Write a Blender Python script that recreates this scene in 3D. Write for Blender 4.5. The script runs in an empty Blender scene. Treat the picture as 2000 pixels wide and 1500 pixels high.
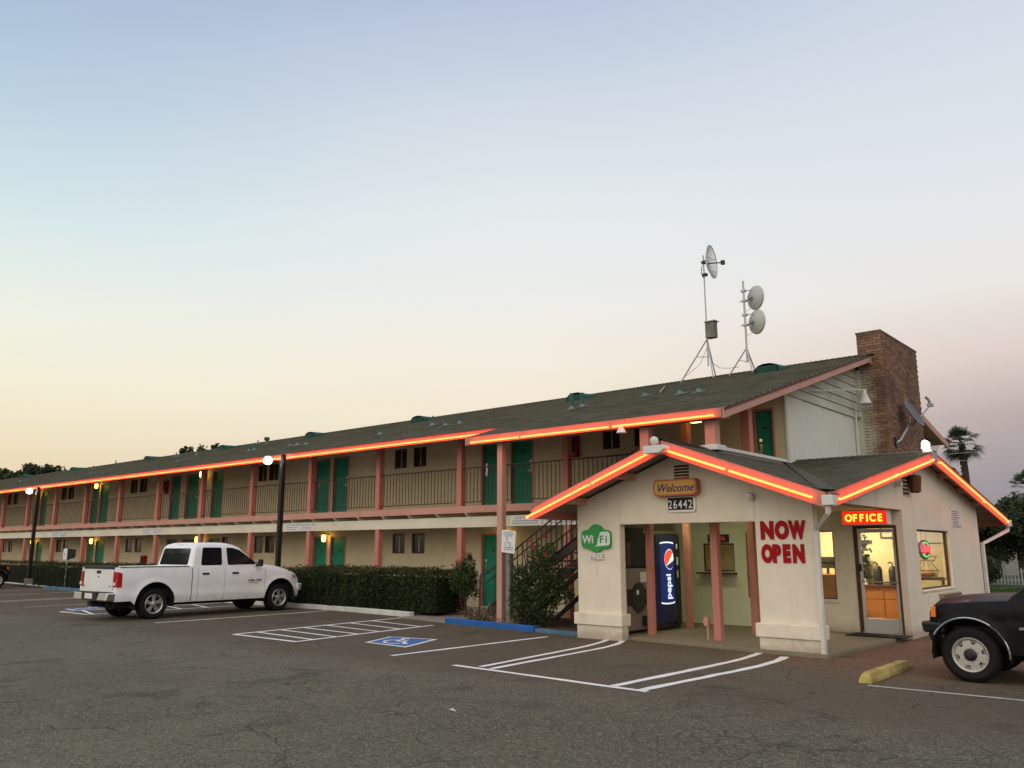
import bpy, math, random
import numpy as np
from mathutils import Vector, Matrix
random.seed(7); np.random.seed(7)
R = math.radians
S = bpy.context.scene

# ------------------------------------------------------------------ camera, sky, light
cd = bpy.data.cameras.new('camera'); cam = bpy.data.objects.new('camera', cd)
S.collection.objects.link(cam); S.camera = cam
cam.location = (0, 0, 1.6)
cam.rotation_euler = (R(90 + 11.27), 0, R(40.65))
cd.sensor_width = 36; cd.lens = 29.3; cd.clip_start = 0.05; cd.clip_end = 3000

W = bpy.data.worlds.new('World'); S.world = W; W.use_nodes = True
nt = W.node_tree; nt.nodes.clear()
def wn(t, **k):
    n = nt.nodes.new(t)
    for a, b in k.items(): setattr(n, a, b)
    return n
def srgb(r, g, b):
    f = lambda c: (c/255/12.92) if c/255 <= .04045 else ((c/255+.055)/1.055)**2.4
    return (f(r), f(g), f(b), 1)
tc = wn('ShaderNodeTexCoord'); sep = wn('ShaderNodeSeparateXYZ')
nt.links.new(tc.outputs['Generated'], sep.inputs[0])
elev = wn('ShaderNodeMath', operation='ARCSINE'); nt.links.new(sep.outputs[2], elev.inputs[0])
el = wn('ShaderNodeMapRange'); el.inputs[1].default_value = 0; el.inputs[2].default_value = R(90)
nt.links.new(elev.outputs[0], el.inputs[0])
dot = wn('ShaderNodeVectorMath', operation='DOT_PRODUCT'); dot.inputs[1].default_value = (-1, 0.0, 0)
nrm = wn('ShaderNodeVectorMath', operation='MULTIPLY'); nrm.inputs[1].default_value = (1, 1, 0)
nr2 = wn('ShaderNodeVectorMath', operation='NORMALIZE')
nt.links.new(tc.outputs['Generated'], nrm.inputs[0]); nt.links.new(nrm.outputs[0], nr2.inputs[0])
nt.links.new(nr2.outputs[0], dot.inputs[0])
ac = wn('ShaderNodeMath', operation='ARCCOSINE'); nt.links.new(dot.outputs['Value'], ac.inputs[0])
def azr(a, b):
    n = wn('ShaderNodeMapRange', interpolation_type='SMOOTHSTEP'); n.inputs[1].default_value = R(a); n.inputs[2].default_value = R(b)
    nt.links.new(ac.outputs[0], n.inputs[0]); return n
az1 = azr(8, 52); az2 = azr(48, 84)
def ramp(stops):
    r = wn('ShaderNodeValToRGB'); e = r.color_ramp.elements
    while len(e) > 1: e.remove(e[0])
    e[0].position = stops[0][0]/90; e[0].color = srgb(*stops[0][1])
    for d, c in stops[1:]:
        k = e.new(d/90); k.color = srgb(*c)
    nt.links.new(el.outputs[0], r.inputs[0]); return r
rl = ramp([(0, (212, 186, 140)), (3, (222, 202, 164)), (6, (233, 219, 187)), (10, (238, 234, 210)), (14, (232, 236, 224)),
           (20, (206, 225, 228)), (27, (178, 200, 218)), (36, (152, 172, 203)), (90, (128, 148, 198))])
rc0 = ramp([(0, (190, 172, 152)), (5, (224, 206, 184)), (9, (238, 226, 204)), (12.5, (239, 231, 216)), (17, (232, 232, 228)), (22, (225, 230, 231)),
           (27, (214, 221, 227)), (31, (200, 210, 223)), (37, (176, 190, 214)), (50, (150, 166, 208)), (90, (128, 146, 196))])
rr = ramp([(0, (136, 132, 142)), (4, (154, 148, 154)), (8, (184, 170, 168)), (11.5, (218, 202, 196)), (16, (230, 226, 222)),
           (21, (222, 226, 230)), (28, (211, 218, 227)), (38, (188, 200, 219)), (50, (160, 174, 208)), (90, (128, 146, 196))])
m1 = wn('ShaderNodeMixRGB'); nt.links.new(az1.outputs[0], m1.inputs[0]); nt.links.new(rl.outputs[0], m1.inputs[1]); nt.links.new(rc0.outputs[0], m1.inputs[2])
mx = wn('ShaderNodeMixRGB'); nt.links.new(az2.outputs[0], mx.inputs[0])
nt.links.new(m1.outputs[0], mx.inputs[1]); nt.links.new(rr.outputs[0], mx.inputs[2])
sky = wn('ShaderNodeTexSky', sky_type='NISHITA'); sky.sun_disc = False
sky.sun_elevation = R(1.5); sky.sun_rotation = R(-90)
bg0 = wn('ShaderNodeBackground'); bg0.inputs[1].default_value = 0.05
bg1 = wn('ShaderNodeBackground'); bg1.inputs[1].default_value = 1.0
nt.links.new(sky.outputs[0], bg0.inputs[0]); nt.links.new(mx.outputs[0], bg1.inputs[0])
add = wn('ShaderNodeMixShader'); add.inputs[0].default_value = 0.96
out = wn('ShaderNodeOutputWorld')
nt.links.new(bg0.outputs[0], add.inputs[1]); nt.links.new(bg1.outputs[0], add.inputs[2])
nt.links.new(add.outputs[0], out.inputs[0])

# added broad warm fill from behind the camera, brightening walls and ground
sl = bpy.data.lights.new('twilight_fill', 'SUN'); sl.energy = 1.55; sl.angle = R(110); sl.color = (1, .90, .68)
so = bpy.data.objects.new('twilight_fill', sl); S.collection.objects.link(so)
so.rotation_euler = Vector((0.22, -0.72, 0.66)).to_track_quat('Z', 'Y').to_euler()

S.view_settings.view_transform = 'Standard'; S.view_settings.look = 'None'
S.view_settings.gamma = 1; S.view_settings.exposure = 0.13
S.render.engine = 'CYCLES'
S.cycles.use_denoising = True
S.cycles.max_bounces = 6; S.cycles.diffuse_bounces = 3; S.cycles.transparent_max_bounces = 12
S.cycles.sample_clamp_indirect = 3.0

# ------------------------------------------------------------------ object helpers
COL = S.collection
ORG = {}
def link(o, parent=None):
    COL.objects.link(o)
    if parent: o.parent = parent
    return o
def thing(name, label, cat, loc=(0, 0, 0), rz=0, group=None):
    o = bpy.data.objects.new(name, None); link(o)
    o.empty_display_size = .2
    o.location = loc; o.rotation_euler = (0, 0, rz)
    o['label'] = label; o['category'] = cat
    if group: o['group'] = group
    ORG[o.name] = Vector(loc) if rz == 0 else Vector((0, 0, 0))
    return o
def tag(o, label, cat, group=None, kind=None):
    o['label'] = label; o['category'] = cat
    if group: o['group'] = group
    if kind: o['kind'] = kind
    return o
def struct(o): o['kind'] = 'structure'; return o
def org(p): return ORG.get(p.name, Vector((0, 0, 0))) if p else Vector((0, 0, 0))

class B:
    def __init__(s): s.v = []; s.f = []; s.r = []; s.cr = 0.5
    def add(s, vs, fs, rnd=None):
        n = len(s.v); s.v += [tuple(v) for v in vs]; s.f += [tuple(i+n for i in f) for f in fs]
        s.r += [s.cr if rnd is None else rnd]*len(vs)
    def box(s, x0, x1, y0, y1, z0, z1):
        s.add([(x0,y0,z0),(x1,y0,z0),(x1,y1,z0),(x0,y1,z0),(x0,y0,z1),(x1,y0,z1),(x1,y1,z1),(x0,y1,z1)],
              [(0,3,2,1),(4,5,6,7),(0,1,5,4),(1,2,6,5),(2,3,7,6),(3,0,4,7)]); return s
    def hexa(s, a, b):   # two quads (lists of 4 points)
        s.add(list(a)+list(b), [(0,3,2,1),(4,5,6,7),(0,1,5,4),(1,2,6,5),(2,3,7,6),(3,0,4,7)]); return s
    def prism(s, poly, d):   # poly 3d points, d extrusion vector
        n = len(poly); d = Vector(d); p = [Vector(q) for q in poly]
        s.add(p+[q+d for q in p], [tuple(range(n))[::-1], tuple(range(n, 2*n))]+[(i, (i+1) % n, n+(i+1) % n, n+i) for i in range(n)]); return s
    def tube(s, pts, r, n=6, cap=True):
        P = [Vector(p) for p in pts]; rs = r if isinstance(r, (list, tuple)) else [r]*len(P)
        ring = []; base = len(s.v); vs = []
        up = None
        for i, p in enumerate(P):
            t = ((P[min(i+1, len(P)-1)]-P[max(i-1, 0)])).normalized()
            a = t.orthogonal().normalized() if up is None else (up-t*up.dot(t)).normalized()
            up = a; b = t.cross(a)
            for k in range(n):
                q = 2*math.pi*k/n; vs.append(p+(a*math.cos(q)+b*math.sin(q))*rs[i])
        fs = [(i*n+k, i*n+(k+1) % n, (i+1)*n+(k+1) % n, (i+1)*n+k) for i in range(len(P)-1) for k in range(n)]
        if cap: fs += [tuple(range(n))[::-1], tuple(range((len(P)-1)*n, len(P)*n))]
        s.add(vs, fs); return s
    def lathe(s, prof, c=(0, 0, 0), ax='Z', n=24):   # prof (r,h)
        vs = []
        for r, h in prof:
            for k in range(n):
                a = 2*math.pi*k/n; x, y = r*math.cos(a), r*math.sin(a)
                p = {'Z': (x, y, h), 'X': (h, x, y), 'Y': (x, h, y)}[ax]
                vs.append((p[0]+c[0], p[1]+c[1], p[2]+c[2]))
        m = len(prof)
        fs = [(i*n+k, i*n+(k+1) % n, (i+1)*n+(k+1) % n, (i+1)*n+k) for i in range(m-1) for k in range(n)]
        s.add(vs, fs+[tuple(range(n))[::-1], tuple(range((m-1)*n, m*n))]); return s
    def sphere(s, c, r, n=10, m=7, sc=(1, 1, 1)):
        vs = []; fs = []
        for i in range(m+1):
            t = math.pi*i/m
            for k in range(n):
                a = 2*math.pi*k/n
                vs.append((c[0]+r*sc[0]*math.sin(t)*math.cos(a), c[1]+r*sc[1]*math.sin(t)*math.sin(a), c[2]+r*sc[2]*math.cos(t)))
        for i in range(m):
            for k in range(n): fs.append((i*n+k, i*n+(k+1) % n, (i+1)*n+(k+1) % n, (i+1)*n+k))
        s.add(vs, fs); return s
    def make(s, name, mat, parent=None, smooth=False, bevel=0, kind=None, weld=False):
        o0 = org(parent)
        me = bpy.data.meshes.new(name)
        me.from_pydata([(v[0]-o0.x, v[1]-o0.y, v[2]-o0.z) for v in s.v], [], s.f)
        a = me.attributes.new('rnd', 'FLOAT', 'POINT'); a.data.foreach_set('value', s.r)
        if smooth: me.polygons.foreach_set('use_smooth', [True]*len(me.polygons))
        me.materials.append(mat); me.update()
        o = bpy.data.objects.new(name, me); link(o, parent); ORG[o.name] = o0
        if bevel:
            m = o.modifiers.new('bevel', 'BEVEL'); m.width = bevel; m.segments = 2; m.limit_method = 'ANGLE'
        if smooth:
            try:
                m = o.modifiers.new('es', 'EDGE_SPLIT'); m.split_angle = R(35)
            except Exception: pass
        if kind: o['kind'] = kind
        return o
def shared(name, me, parent, M):
    o = bpy.data.objects.new(name, me); link(o, parent); ORG[o.name] = org(parent)
    T = Matrix.Translation(-org(parent)) @ M
    o.matrix_basis = T
    return o
def text(body, name, mat, parent, loc, size, rot, extr=.004, off=0, shear=0, align='LEFT', sx=1):
    c = bpy.data.curves.new(name, 'FONT'); c.body = body; c.size = size; c.extrude = extr; c.offset = off
    c.shear = shear; c.align_x = align; c.materials.append(mat); c.resolution_u = 4
    o = bpy.data.objects.new(name, c); link(o, parent)
    o.location = Vector(loc)-org(parent); o.rotation_euler = rot; o.scale = (sx, 1, 1)
    return o
FR = (R(90), 0, 0)          # text on a wall facing -y
FX = (R(90), 0, R(90))      # text on a wall facing +x

# ------------------------------------------------------------------ materials
def mat(name):
    m = bpy.data.materials.new(name); m.use_nodes = True; t = m.node_tree
    b = t.nodes['Principled BSDF']; return m, t, b
def N(t, ty, **k):
    n = t.nodes.new(ty)
    for a, b in k.items(): setattr(n, a, b)
    return n
def noise(t, scale, detail=4, rough=.55, vec=None, dist=0):
    n = N(t, 'ShaderNodeTexNoise'); n.inputs['Scale'].default_value = scale; n.inputs['Detail'].default_value = detail
    n.inputs['Roughness'].default_value = rough; n.inputs['Distortion'].default_value = dist
    if vec is None:
        vec = N(t, 'ShaderNodeTexCoord').outputs['Object']
    t.links.new(vec, n.inputs['Vector']); return n.outputs['Fac']
def mapr(t, v, a, b, c=0, d=1):
    n = N(t, 'ShaderNodeMapRange'); t.links.new(v, n.inputs[0])
    for i, q in enumerate((a, b, c, d)): n.inputs[i+1].default_value = q
    return n.outputs[0]
def mix(t, f, a, b, bt='MIX'):
    n = N(t, 'ShaderNodeMixRGB', blend_type=bt)
    for i, q in enumerate((f, a, b)):
        if isinstance(q, (int, float)): n.inputs[i].default_value = q
        elif isinstance(q, tuple): n.inputs[i].default_value = q if len(q) == 4 else q+(1,)
        else: t.links.new(q, n.inputs[i])
    return n.outputs[0]
def math_(t, op, a, b=0):
    n = N(t, 'ShaderNodeMath', operation=op)
    for i, q in enumerate((a, b)):
        if isinstance(q, (int, float)): n.inputs[i].default_value = q
        else: t.links.new(q, n.inputs[i])
    return n.outputs[0]
def bump(t, b, h, strength=.3, dist=.01):
    n = N(t, 'ShaderNodeBump'); n.inputs['Strength'].default_value = strength; n.inputs['Distance'].default_value = dist
    t.links.new(h, n.inputs['Height']); t.links.new(n.outputs[0], b.inputs['Normal'])
def col(t, b, c):
    if isinstance(c, tuple): b.inputs['Base Color'].default_value = c if len(c) == 4 else c+(1,)
    else: t.links.new(c, b.inputs['Base Color'])
def painted(name, c, rough=.6, var=.18, sc=3, bmp=.15, dirt=None, spec=.3):
    m, t, b = mat(name)
    n1 = noise(t, sc, 5); n2 = noise(t, sc*14, 3)
    d = tuple(q*(1-var*2) for q in c); l = tuple(min(1, q*(1+var*.6)) for q in c)
    k = mix(t, mapr(t, n1, .3, .7), d, l)
    k = mix(t, mapr(t, n2, .35, .65, 0, .35), k, tuple(q*.8 for q in c))
    if dirt:
        k = mix(t, mapr(t, noise(t, sc*.5, 6, .7), .55, .75, 0, .6), k, dirt)
    col(t, b, k); b.inputs['Roughness'].default_value = rough; b.inputs['Specular IOR Level'].default_value = spec
    if bmp: bump(t, b, n2, bmp, .004)
    return m
def plain(name, c, rough=.5, metal=0, spec=.5):
    m, t, b = mat(name); col(t, b, c); b.inputs['Roughness'].default_value = rough
    b.inputs['Metallic'].default_value = metal; b.inputs['Specular IOR Level'].default_value = spec
    n = noise(t, 25, 3); r = mapr(t, n, .2, .8, max(0, rough-.06), min(1, rough+.08)); t.links.new(r, b.inputs['Roughness'])
    return m
def emit(name, c, s, base=(0.02, 0.02, 0.02)):
    m, t, b = mat(name); col(t, b, base)
    b.inputs['Emission Color'].default_value = tuple(c)+(1,); b.inputs['Emission Strength'].default_value = s
    return m
def stucco(name, c, c2, grime=(.25, .22, .16), amt=.5, splash=False):
    m, t, b = mat(name)
    n1 = noise(t, 1.1, 6, .65); n2 = noise(t, 38, 4, .6); n3 = noise(t, 5, 5, .6)
    k = mix(t, mapr(t, n1, .35, .68), c, c2)
    k = mix(t, mapr(t, n3, .5, .75, 0, .25), k, tuple(q*.75 for q in c))
    # weather runs: noise stretched down the wall
    tcn = N(t, 'ShaderNodeTexCoord'); mp = N(t, 'ShaderNodeMapping'); mp.inputs['Scale'].default_value = (3.2, 3.2, .35)
    t.links.new(tcn.outputs['Object'], mp.inputs[0])
    n4 = noise(t, 1.5, 6, .7, mp.outputs[0])
    k = mix(t, mapr(t, n4, .56, .8, 0, amt), k, grime)
    if splash:      # mud splash and scuffs above the paving
        sp = N(t, 'ShaderNodeSeparateXYZ'); t.links.new(tcn.outputs['Object'], sp.inputs[0])
        e = math_(t, 'ADD', sp.outputs[2], math_(t, 'MULTIPLY', noise(t, 7, 5, .7), -.35))
        k = mix(t, mapr(t, e, -.12, .06, .6, 0), k, (.30, .22, .15))
    k = mix(t, mapr(t, noise(t, 9, 5, .75), .62, .7, 0, .35), k, tuple(min(1, q*1.12) for q in c2))
    col(t, b, k); b.inputs['Roughness'].default_value = .9; b.inputs['Specular IOR Level'].default_value = .15
    bump(t, b, math_(t, 'ADD', n2, math_(t, 'MULTIPLY', n3, 1.5)), .6, .015); return m

M = {}
M['stucco'] = stucco('office_stucco', (.76, .68, .54), (.82, .75, .62), (.34, .27, .18), .42, splash=True)
M['stucco_motel'] = stucco('motel_stucco', (.64, .55, .36), (.70, .61, .42), (.27, .20, .12), .42)
M['white_wall'] = stucco('white_end_wall', (.72, .70, .62), (.66, .65, .58), amt=.2)
M['beam_white'] = painted('cream_beam_paint', (.76, .71, .56), .7, .08, 1.2, .1, dirt=(.4, .36, .27))
M['pink'] = painted('salmon_paint', (.58, .23, .17), .6, .08, 2, .1, dirt=(.38, .16, .12))
M['pink_light'] = painted('faded_salmon_paint', (.60, .32, .25), .65, .08, 2, .1, dirt=(.4, .22, .17))
M['teal'] = painted('teal_door_paint', (.008, .27, .165), .5, .1, 2, .05)
M['green_metal'] = painted('green_painted_metal', (.03, .12, .09), .5, .15, 4, .05)
M['white'] = painted('white_paint', (.72, .70, .66), .55, .07, 3, .05)
M['siding'] = painted('siding_paint', (.60, .60, .50), .7, .12, 2, .1, dirt=(.26, .25, .16))
M['rail'] = plain('dark_brown_iron', (.035, .022, .016), .55)
M['pole'] = plain('black_pole_paint', (.012, .011, .010), .5, 0, .3)
M['black'] = plain('black_plastic', (.012, .012, .012), .45)
M['rubber'] = painted('tyre_rubber', (.010, .010, .010), .85, .2, 9, .2)
M['dark'] = plain('dark_void', (.01, .01, .01), .9)
M['steel'] = plain('galvanised_steel', (.42, .43, .42), .45, .7)
M['weathered_white'] = painted('weathered_white', (.36, .36, .33), .8, .2, 4, .1)
M['pad'] = painted('dull_green_flashing', (.16, .21, .18), .6, .2, 6, .05)
M['alu'] = plain('brushed_aluminium', (.55, .55, .55), .35, .8)
M['chrome'] = plain('chrome', (.50, .50, .51), .2, 1)
M['rim'] = plain('cast_alloy', (.50, .49, .46), .35, .75)
M['rimw'] = plain('pale_alloy', (.50, .48, .43), .5, .5)
M['brown'] = painted('brown_wood', (.10, .045, .025), .6, .2, 6, .1)
M['cabinet'] = painted('oak_cabinet', (.50, .20, .06), .4, .1, 3, .05)
M['cream'] = painted('interior_cream_wall', (.75, .66, .45), .8, .04, 1, .02)
M['porchwall'] = stucco('porch_wall', (.70, .70, .50), (.74, .73, .54), amt=.15)
M['post_wood'] = painted('grey_weathered_post', (.25, .23, .19), .85, .25, 5, .3)
M['red'] = plain('red_letter_paint', (.34, .005, .008), .7, 0, .2)
M['green_sign'] = plain('green_sign_face', (.02, .30, .05), .5)
M['sign_white'] = plain('sign_white', (.75, .75, .72), .5)
M['sign_blue'] = plain('sign_print_blue', (.10, .14, .30), .6)
M['orange'] = plain('amber_lens', (.85, .22, .015), .2)
M['red_lens'] = plain('red_lens', (.42, .012, .015), .15)
M['paper'] = plain('paper', (.7, .68, .62), .8)
M['yellow_sign'] = plain('yellow_sign_face', (.62, .33, .05), .5)
M['sign_orange'] = plain('sign_orange_edge', (.45, .12, .05), .5)
M['ink'] = plain('dark_blue_ink', (.02, .02, .10), .5)
M['wood_roof'] = painted('soffit_board', (.40, .30, .24), .8, .15, 3, .1)

def attrfac(t): n = N(t, 'ShaderNodeAttribute', attribute_name='rnd'); return n.outputs['Fac']
def objrnd(t): return N(t, 'ShaderNodeObjectInfo').outputs['Random']
def shingle_mat(name, obj=False):
    m, t, b = mat(name)
    r = objrnd(t) if obj else attrfac(t)
    k = mix(t, r, (.056, .054, .037), (.112, .108, .074))
    g = noise(t, 120, 3, .7); k = mix(t, mapr(t, g, .35, .7, 0, .6), k, (.17, .165, .13))
    k = mix(t, mapr(t, noise(t, .6, 5, .6), .45, .7, 0, .4), k, (.055, .058, .04))
    col(t, b, k); b.inputs['Roughness'].default_value = .95; b.inputs['Specular IOR Level'].default_value = .1
    bump(t, b, g, .4, .004); return m
M['shingle'] = shingle_mat('asphalt_shingle'); M['shingle_o'] = shingle_mat('asphalt_shingle_single', True)
def brick_mat(name, obj=True):
    m, t, b = mat(name)
    r = objrnd(t) if obj else attrfac(t)
    k = mix(t, r, (.17, .085, .05), (.34, .18, .115))
    k = mix(t, mapr(t, noise(t, 30, 4, .7), .4, .7, 0, .5), k, (.16, .09, .06))
    g = N(t, 'ShaderNodeNewGeometry')
    sp = N(t, 'ShaderNodeSeparateXYZ'); t.links.new(g.outputs['Position'], sp.inputs[0])
    # lime bloom left where the old paint meets the house wall
    w = mapr(t, math_(t, 'ADD', sp.outputs[0], math_(t, 'MULTIPLY', noise(t, 2.2, 5, .7, g.outputs['Position']), .9)), -6.62, -6.22, 1, 0)
    w = math_(t, 'MULTIPLY', w, mapr(t, sp.outputs[2], 6.5, 6.1, 0, 1))
    k = mix(t, math_(t, 'MULTIPLY', w, .85), k, (.50, .49, .37))
    soot = math_(t, 'MULTIPLY', mapr(t, noise(t, .7, 4, .6, g.outputs['Position']), .5, .65), .55)
    k = mix(t, soot, k, (.035, .025, .02))
    col(t, b, k); b.inputs['Roughness'].default_value = .95
    bump(t, b, noise(t, 60, 4, .7), .5, .006); return m
M['brick'] = brick_mat('brick'); M['brick_s'] = brick_mat('brick_bulk', False)
M['mortar'] = painted('mortar', (.20, .16, .12), .95, .2, 8, .3)
def leaf_mat(name, a, b_, rough=.55, tr=.25):
    m, t, b = mat(name)
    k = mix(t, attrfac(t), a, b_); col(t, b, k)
    b.inputs['Roughness'].default_value = rough; b.inputs['Specular IOR Level'].default_value = .3
    tb = N(t, 'ShaderNodeBsdfTranslucent'); t.links.new(k, tb.inputs[0])
    ms = N(t, 'ShaderNodeMixShader'); ms.inputs[0].default_value = tr
    t.links.new(b.outputs[0], ms.inputs[1]); t.links.new(tb.outputs[0], ms.inputs[2])
    t.links.new(ms.outputs[0], t.nodes['Material Output'].inputs[0]); return m
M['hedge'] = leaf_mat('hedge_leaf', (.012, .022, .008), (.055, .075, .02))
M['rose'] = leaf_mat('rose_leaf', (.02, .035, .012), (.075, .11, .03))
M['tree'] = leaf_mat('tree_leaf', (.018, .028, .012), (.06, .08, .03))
M['palm'] = leaf_mat('palm_leaf', (.02, .035, .015), (.07, .10, .05))
M['petal'] = leaf_mat('rose_petal', (.45, .02, .03), (.6, .06, .06))
M['petal_pink'] = leaf_mat('faded_petal', (.45, .12, .08), (.55, .2, .14))
M['dry'] = leaf_mat('dry_grass', (.25, .17, .08), (.42, .32, .18))
M['grass'] = leaf_mat('lawn_blade', (.03, .07, .015), (.08, .15, .03))
M['bark'] = painted('bark', (.07, .05, .035), .95, .3, 6, .5)
M['shoot'] = leaf_mat('bronze_new_leaf', (.05, .045, .015), (.13, .10, .035))
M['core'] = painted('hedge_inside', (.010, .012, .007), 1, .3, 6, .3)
# glass seen through
def glass_mat(name, tint=(1, 1, 1), r=.02, refl=1.0):
    m, t, b = mat(name); t.nodes.remove(b)
    tr = N(t, 'ShaderNodeBsdfTransparent'); tr.inputs[0].default_value = tuple(tint)+(1,)
    gl = N(t, 'ShaderNodeBsdfGlossy'); gl.inputs['Roughness'].default_value = r
    fr = N(t, 'ShaderNodeLayerWeight')
    f = math_(t, 'MULTIPLY', math_(t, 'ADD', math_(t, 'MULTIPLY', math_(t, 'POWER', fr.outputs['Facing'], 5.0), .96), .04), refl)
    ms = N(t, 'ShaderNodeMixShader'); t.links.new(f, ms.inputs[0]); t.links.new(tr.outputs[0], ms.inputs[1]); t.links.new(gl.outputs[0], ms.inputs[2])
    t.links.new(ms.outputs[0], t.nodes['Material Output'].inputs[0]); return m
M['glass'] = glass_mat('clear_glass')
M['win'] = plain('dark_window_pane', (.03, .022, .014), .08, 0, .5)
M['autoglass'] = plain('tinted_car_glass', (.008, .010, .014), .03, 0, .6)
def carpaint(name, c, rough, coat=.6, dirt=.15):
    m, t, b = mat(name)
    k = mix(t, mapr(t, noise(t, 2.5, 6, .6), .4, .75, 0, dirt), c, (.28, .25, .2) if c[0] > .1 else (.05, .045, .04))
    b.inputs['Specular IOR Level'].default_value = .5 if c[0] > .1 else .10
    sp = N(t, 'ShaderNodeSeparateXYZ'); t.links.new(N(t, 'ShaderNodeTexCoord').outputs['Object'], sp.inputs[0])
    low = math_(t, 'MULTIPLY', mapr(t, sp.outputs[2], .6, .3), mapr(t, noise(t, 9, 5, .7), .35, .7, 0, .5 if c[0] > .1 else .12))
    k = mix(t, low, k, (.2, .17, .13))
    col(t, b, k); b.inputs['Roughness'].default_value = rough; b.inputs['Coat Weight'].default_value = coat
    b.inputs['Coat Roughness'].default_value = .08; return m
M['white_car'] = carpaint('white_car_paint', (.85, .85, .83), .3)
M['black_car'] = carpaint('black_car_paint', (.004, .0045, .006), .45, .06, .18)
# light givers
M['neon'] = emit('neon_tube', (1, .078, .014), 11.0)
M['lamp_white'] = emit('white_flood_lens', (1, .95, 1), 14)
M['lamp_warm'] = emit('warm_flood_lens', (1, .85, .8), 14)
M['jar'] = emit('yellow_jar_glass', (1, .62, .10), 7)
M['fluor'] = emit('greenish_fluorescent', (.95, 1, .55), 15)
M['roomlight'] = emit('office_ceiling_panel', (1, .80, .42), 34)
M['off_red'] = emit('lit_red_sign_face', (1, .02, .005), 1.0, (.3, 0, 0))
M['off_let'] = emit('lit_yellow_sign_letter', (1, .55, .04), 2.2)
M['neon_r'] = emit('red_neon', (1, .03, .04), 3.5)
M['neon_g'] = emit('green_neon', (.05, 1, .18), 2.2)
M['led'] = emit('red_led_board', (.6, .02, .03), .6)
M['p_blue'] = emit('lit_blue_panel', (.003, .014, .09), .10, (.003, .006, .03))
M['p_can'] = emit('lit_blue_can', (.003, .030, .20), .42, (.002, .010, .05))
M['p_white'] = emit('lit_white_print', (.8, .95, 1), .75, (.6, .6, .6))
M['p_red'] = emit('lit_red_print', (1, .08, .03), .9, (.5, .05, .03))
M['p_navy'] = emit('lit_navy_print', (.005, .02, .15), .6, (.01, .02, .1))

# ------------------------------------------------------------------ ground
def ground_mat():
    m, t, b = mat('worn_asphalt')
    tc_ = N(t, 'ShaderNodeTexCoord').outputs['Object']
    big = noise(t, .22, 6, .6); mid = noise(t, 1.6, 6, .65); fine = noise(t, 55, 4, .75); agg = noise(t, 170, 2, .8)
    k = mix(t, mapr(t, big, .38, .62), (.106, .094, .055), (.150, .134, .084))
    k = mix(t, mapr(t, mid, .42, .7, 0, .65), k, (.078, .068, .045))
    vs_ = N(t, 'ShaderNodeTexVoronoi'); vs_.inputs['Scale'].default_value = 62; t.links.new(tc_, vs_.inputs['Vector'])
    sv = N(t, 'ShaderNodeSeparateXYZ'); t.links.new(vs_.outputs['Color'], sv.inputs[0])
    k = mix(t, mapr(t, sv.outputs[0], .72, .95, 0, .75), k, (.30, .27, .20))
    k = mix(t, mapr(t, sv.outputs[1], .65, .95, 0, .8), k, (.035, .031, .024))
    k = mix(t, mapr(t, fine, .5, .66, 0, .6), k, (.24, .215, .155))
    k = mix(t, mapr(t, agg, .5, .66, 0, .6), k, (.05, .043, .03))
    # newer sealed strip along the parking bays is browner
    sp = N(t, 'ShaderNodeSeparateXYZ'); t.links.new(tc_, sp.inputs[0])
    edge = math_(t, 'ADD', sp.outputs[1], math_(t, 'MULTIPLY', big, 1.6))
    k = mix(t, mapr(t, edge, 8.8, 9.5, 0, .5), k, (.092, .068, .042))
    # reddish grit below the office wall
    v = N(t, 'ShaderNodeVectorMath', operation='DISTANCE'); t.links.new(tc_, v.inputs[0]); v.inputs[1].default_value = (-3.6, 15.0, 0)
    rd = mapr(t, math_(t, 'ADD', v.outputs['Value'], math_(t, 'MULTIPLY', mid, 2.2)), 3.2, 5.2, .7, 0)
    k = mix(t, rd, k, (.19, .10, .058))
    # cracks
    wv = N(t, 'ShaderNodeTexNoise'); wv.inputs['Scale'].default_value = .9; wv.inputs['Detail'].default_value = 6; t.links.new(tc_, wv.inputs['Vector'])
    ad = N(t, 'ShaderNodeMixRGB', blend_type='ADD'); ad.inputs[0].default_value = 1.2; t.links.new(tc_, ad.inputs[1]); t.links.new(wv.outputs['Color'], ad.inputs[2])
    def crack(scale, w, lo, hi, ms):
        vo = N(t, 'ShaderNodeTexVoronoi', feature='DISTANCE_TO_EDGE'); vo.inputs['Scale'].default_value = scale; t.links.new(ad.outputs[0], vo.inputs['Vector'])
        c = mapr(t, vo.outputs['Distance'], 0, w, 1, 0)
        return math_(t, 'MULTIPLY', c, mapr(t, noise(t, ms, 5, .6), lo, hi))
    c1 = crack(.9, .012, .46, .54, .35); c2 = crack(3.2, .028, .47, .57, .5)
    c = math_(t, 'MAXIMUM', c1, c2)
    k = mix(t, math_(t, 'MULTIPLY', c, .7), k, (.024, .021, .016))
    st = mapr(t, noise(t, .9, 4, .55, dist=.4), .60, .70, 0, .55)
    k = mix(t, st, k, (.045, .038, .032))
    col(t, b, k); b.inputs['Roughness'].default_value = .88; b.inputs['Specular IOR Level'].default_value = .25
    h = math_(t, 'SUBTRACT', math_(t, 'ADD', math_(t, 'MULTIPLY', fine, .5), math_(t, 'MULTIPLY', agg, .5)), math_(t, 'MULTIPLY', c, 1.2))
    bump(t, b, h, .6, .012); return m
M['asphalt'] = ground_mat()
b = B(); b.add([(-900, -900, 0), (900, -900, 0), (900, 900, 0), (-900, 900, 0)], [(0, 1, 2, 3)])
struct(b.make('ground', M['asphalt']))
M['concrete'] = stucco('concrete', (.30, .26, .21), (.24, .21, .17), (.12, .10, .08), .5)
M['concrete_porch'] = stucco('porch_concrete', (.27, .23, .16), (.22, .19, .13), (.12, .10, .07), .4)
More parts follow.
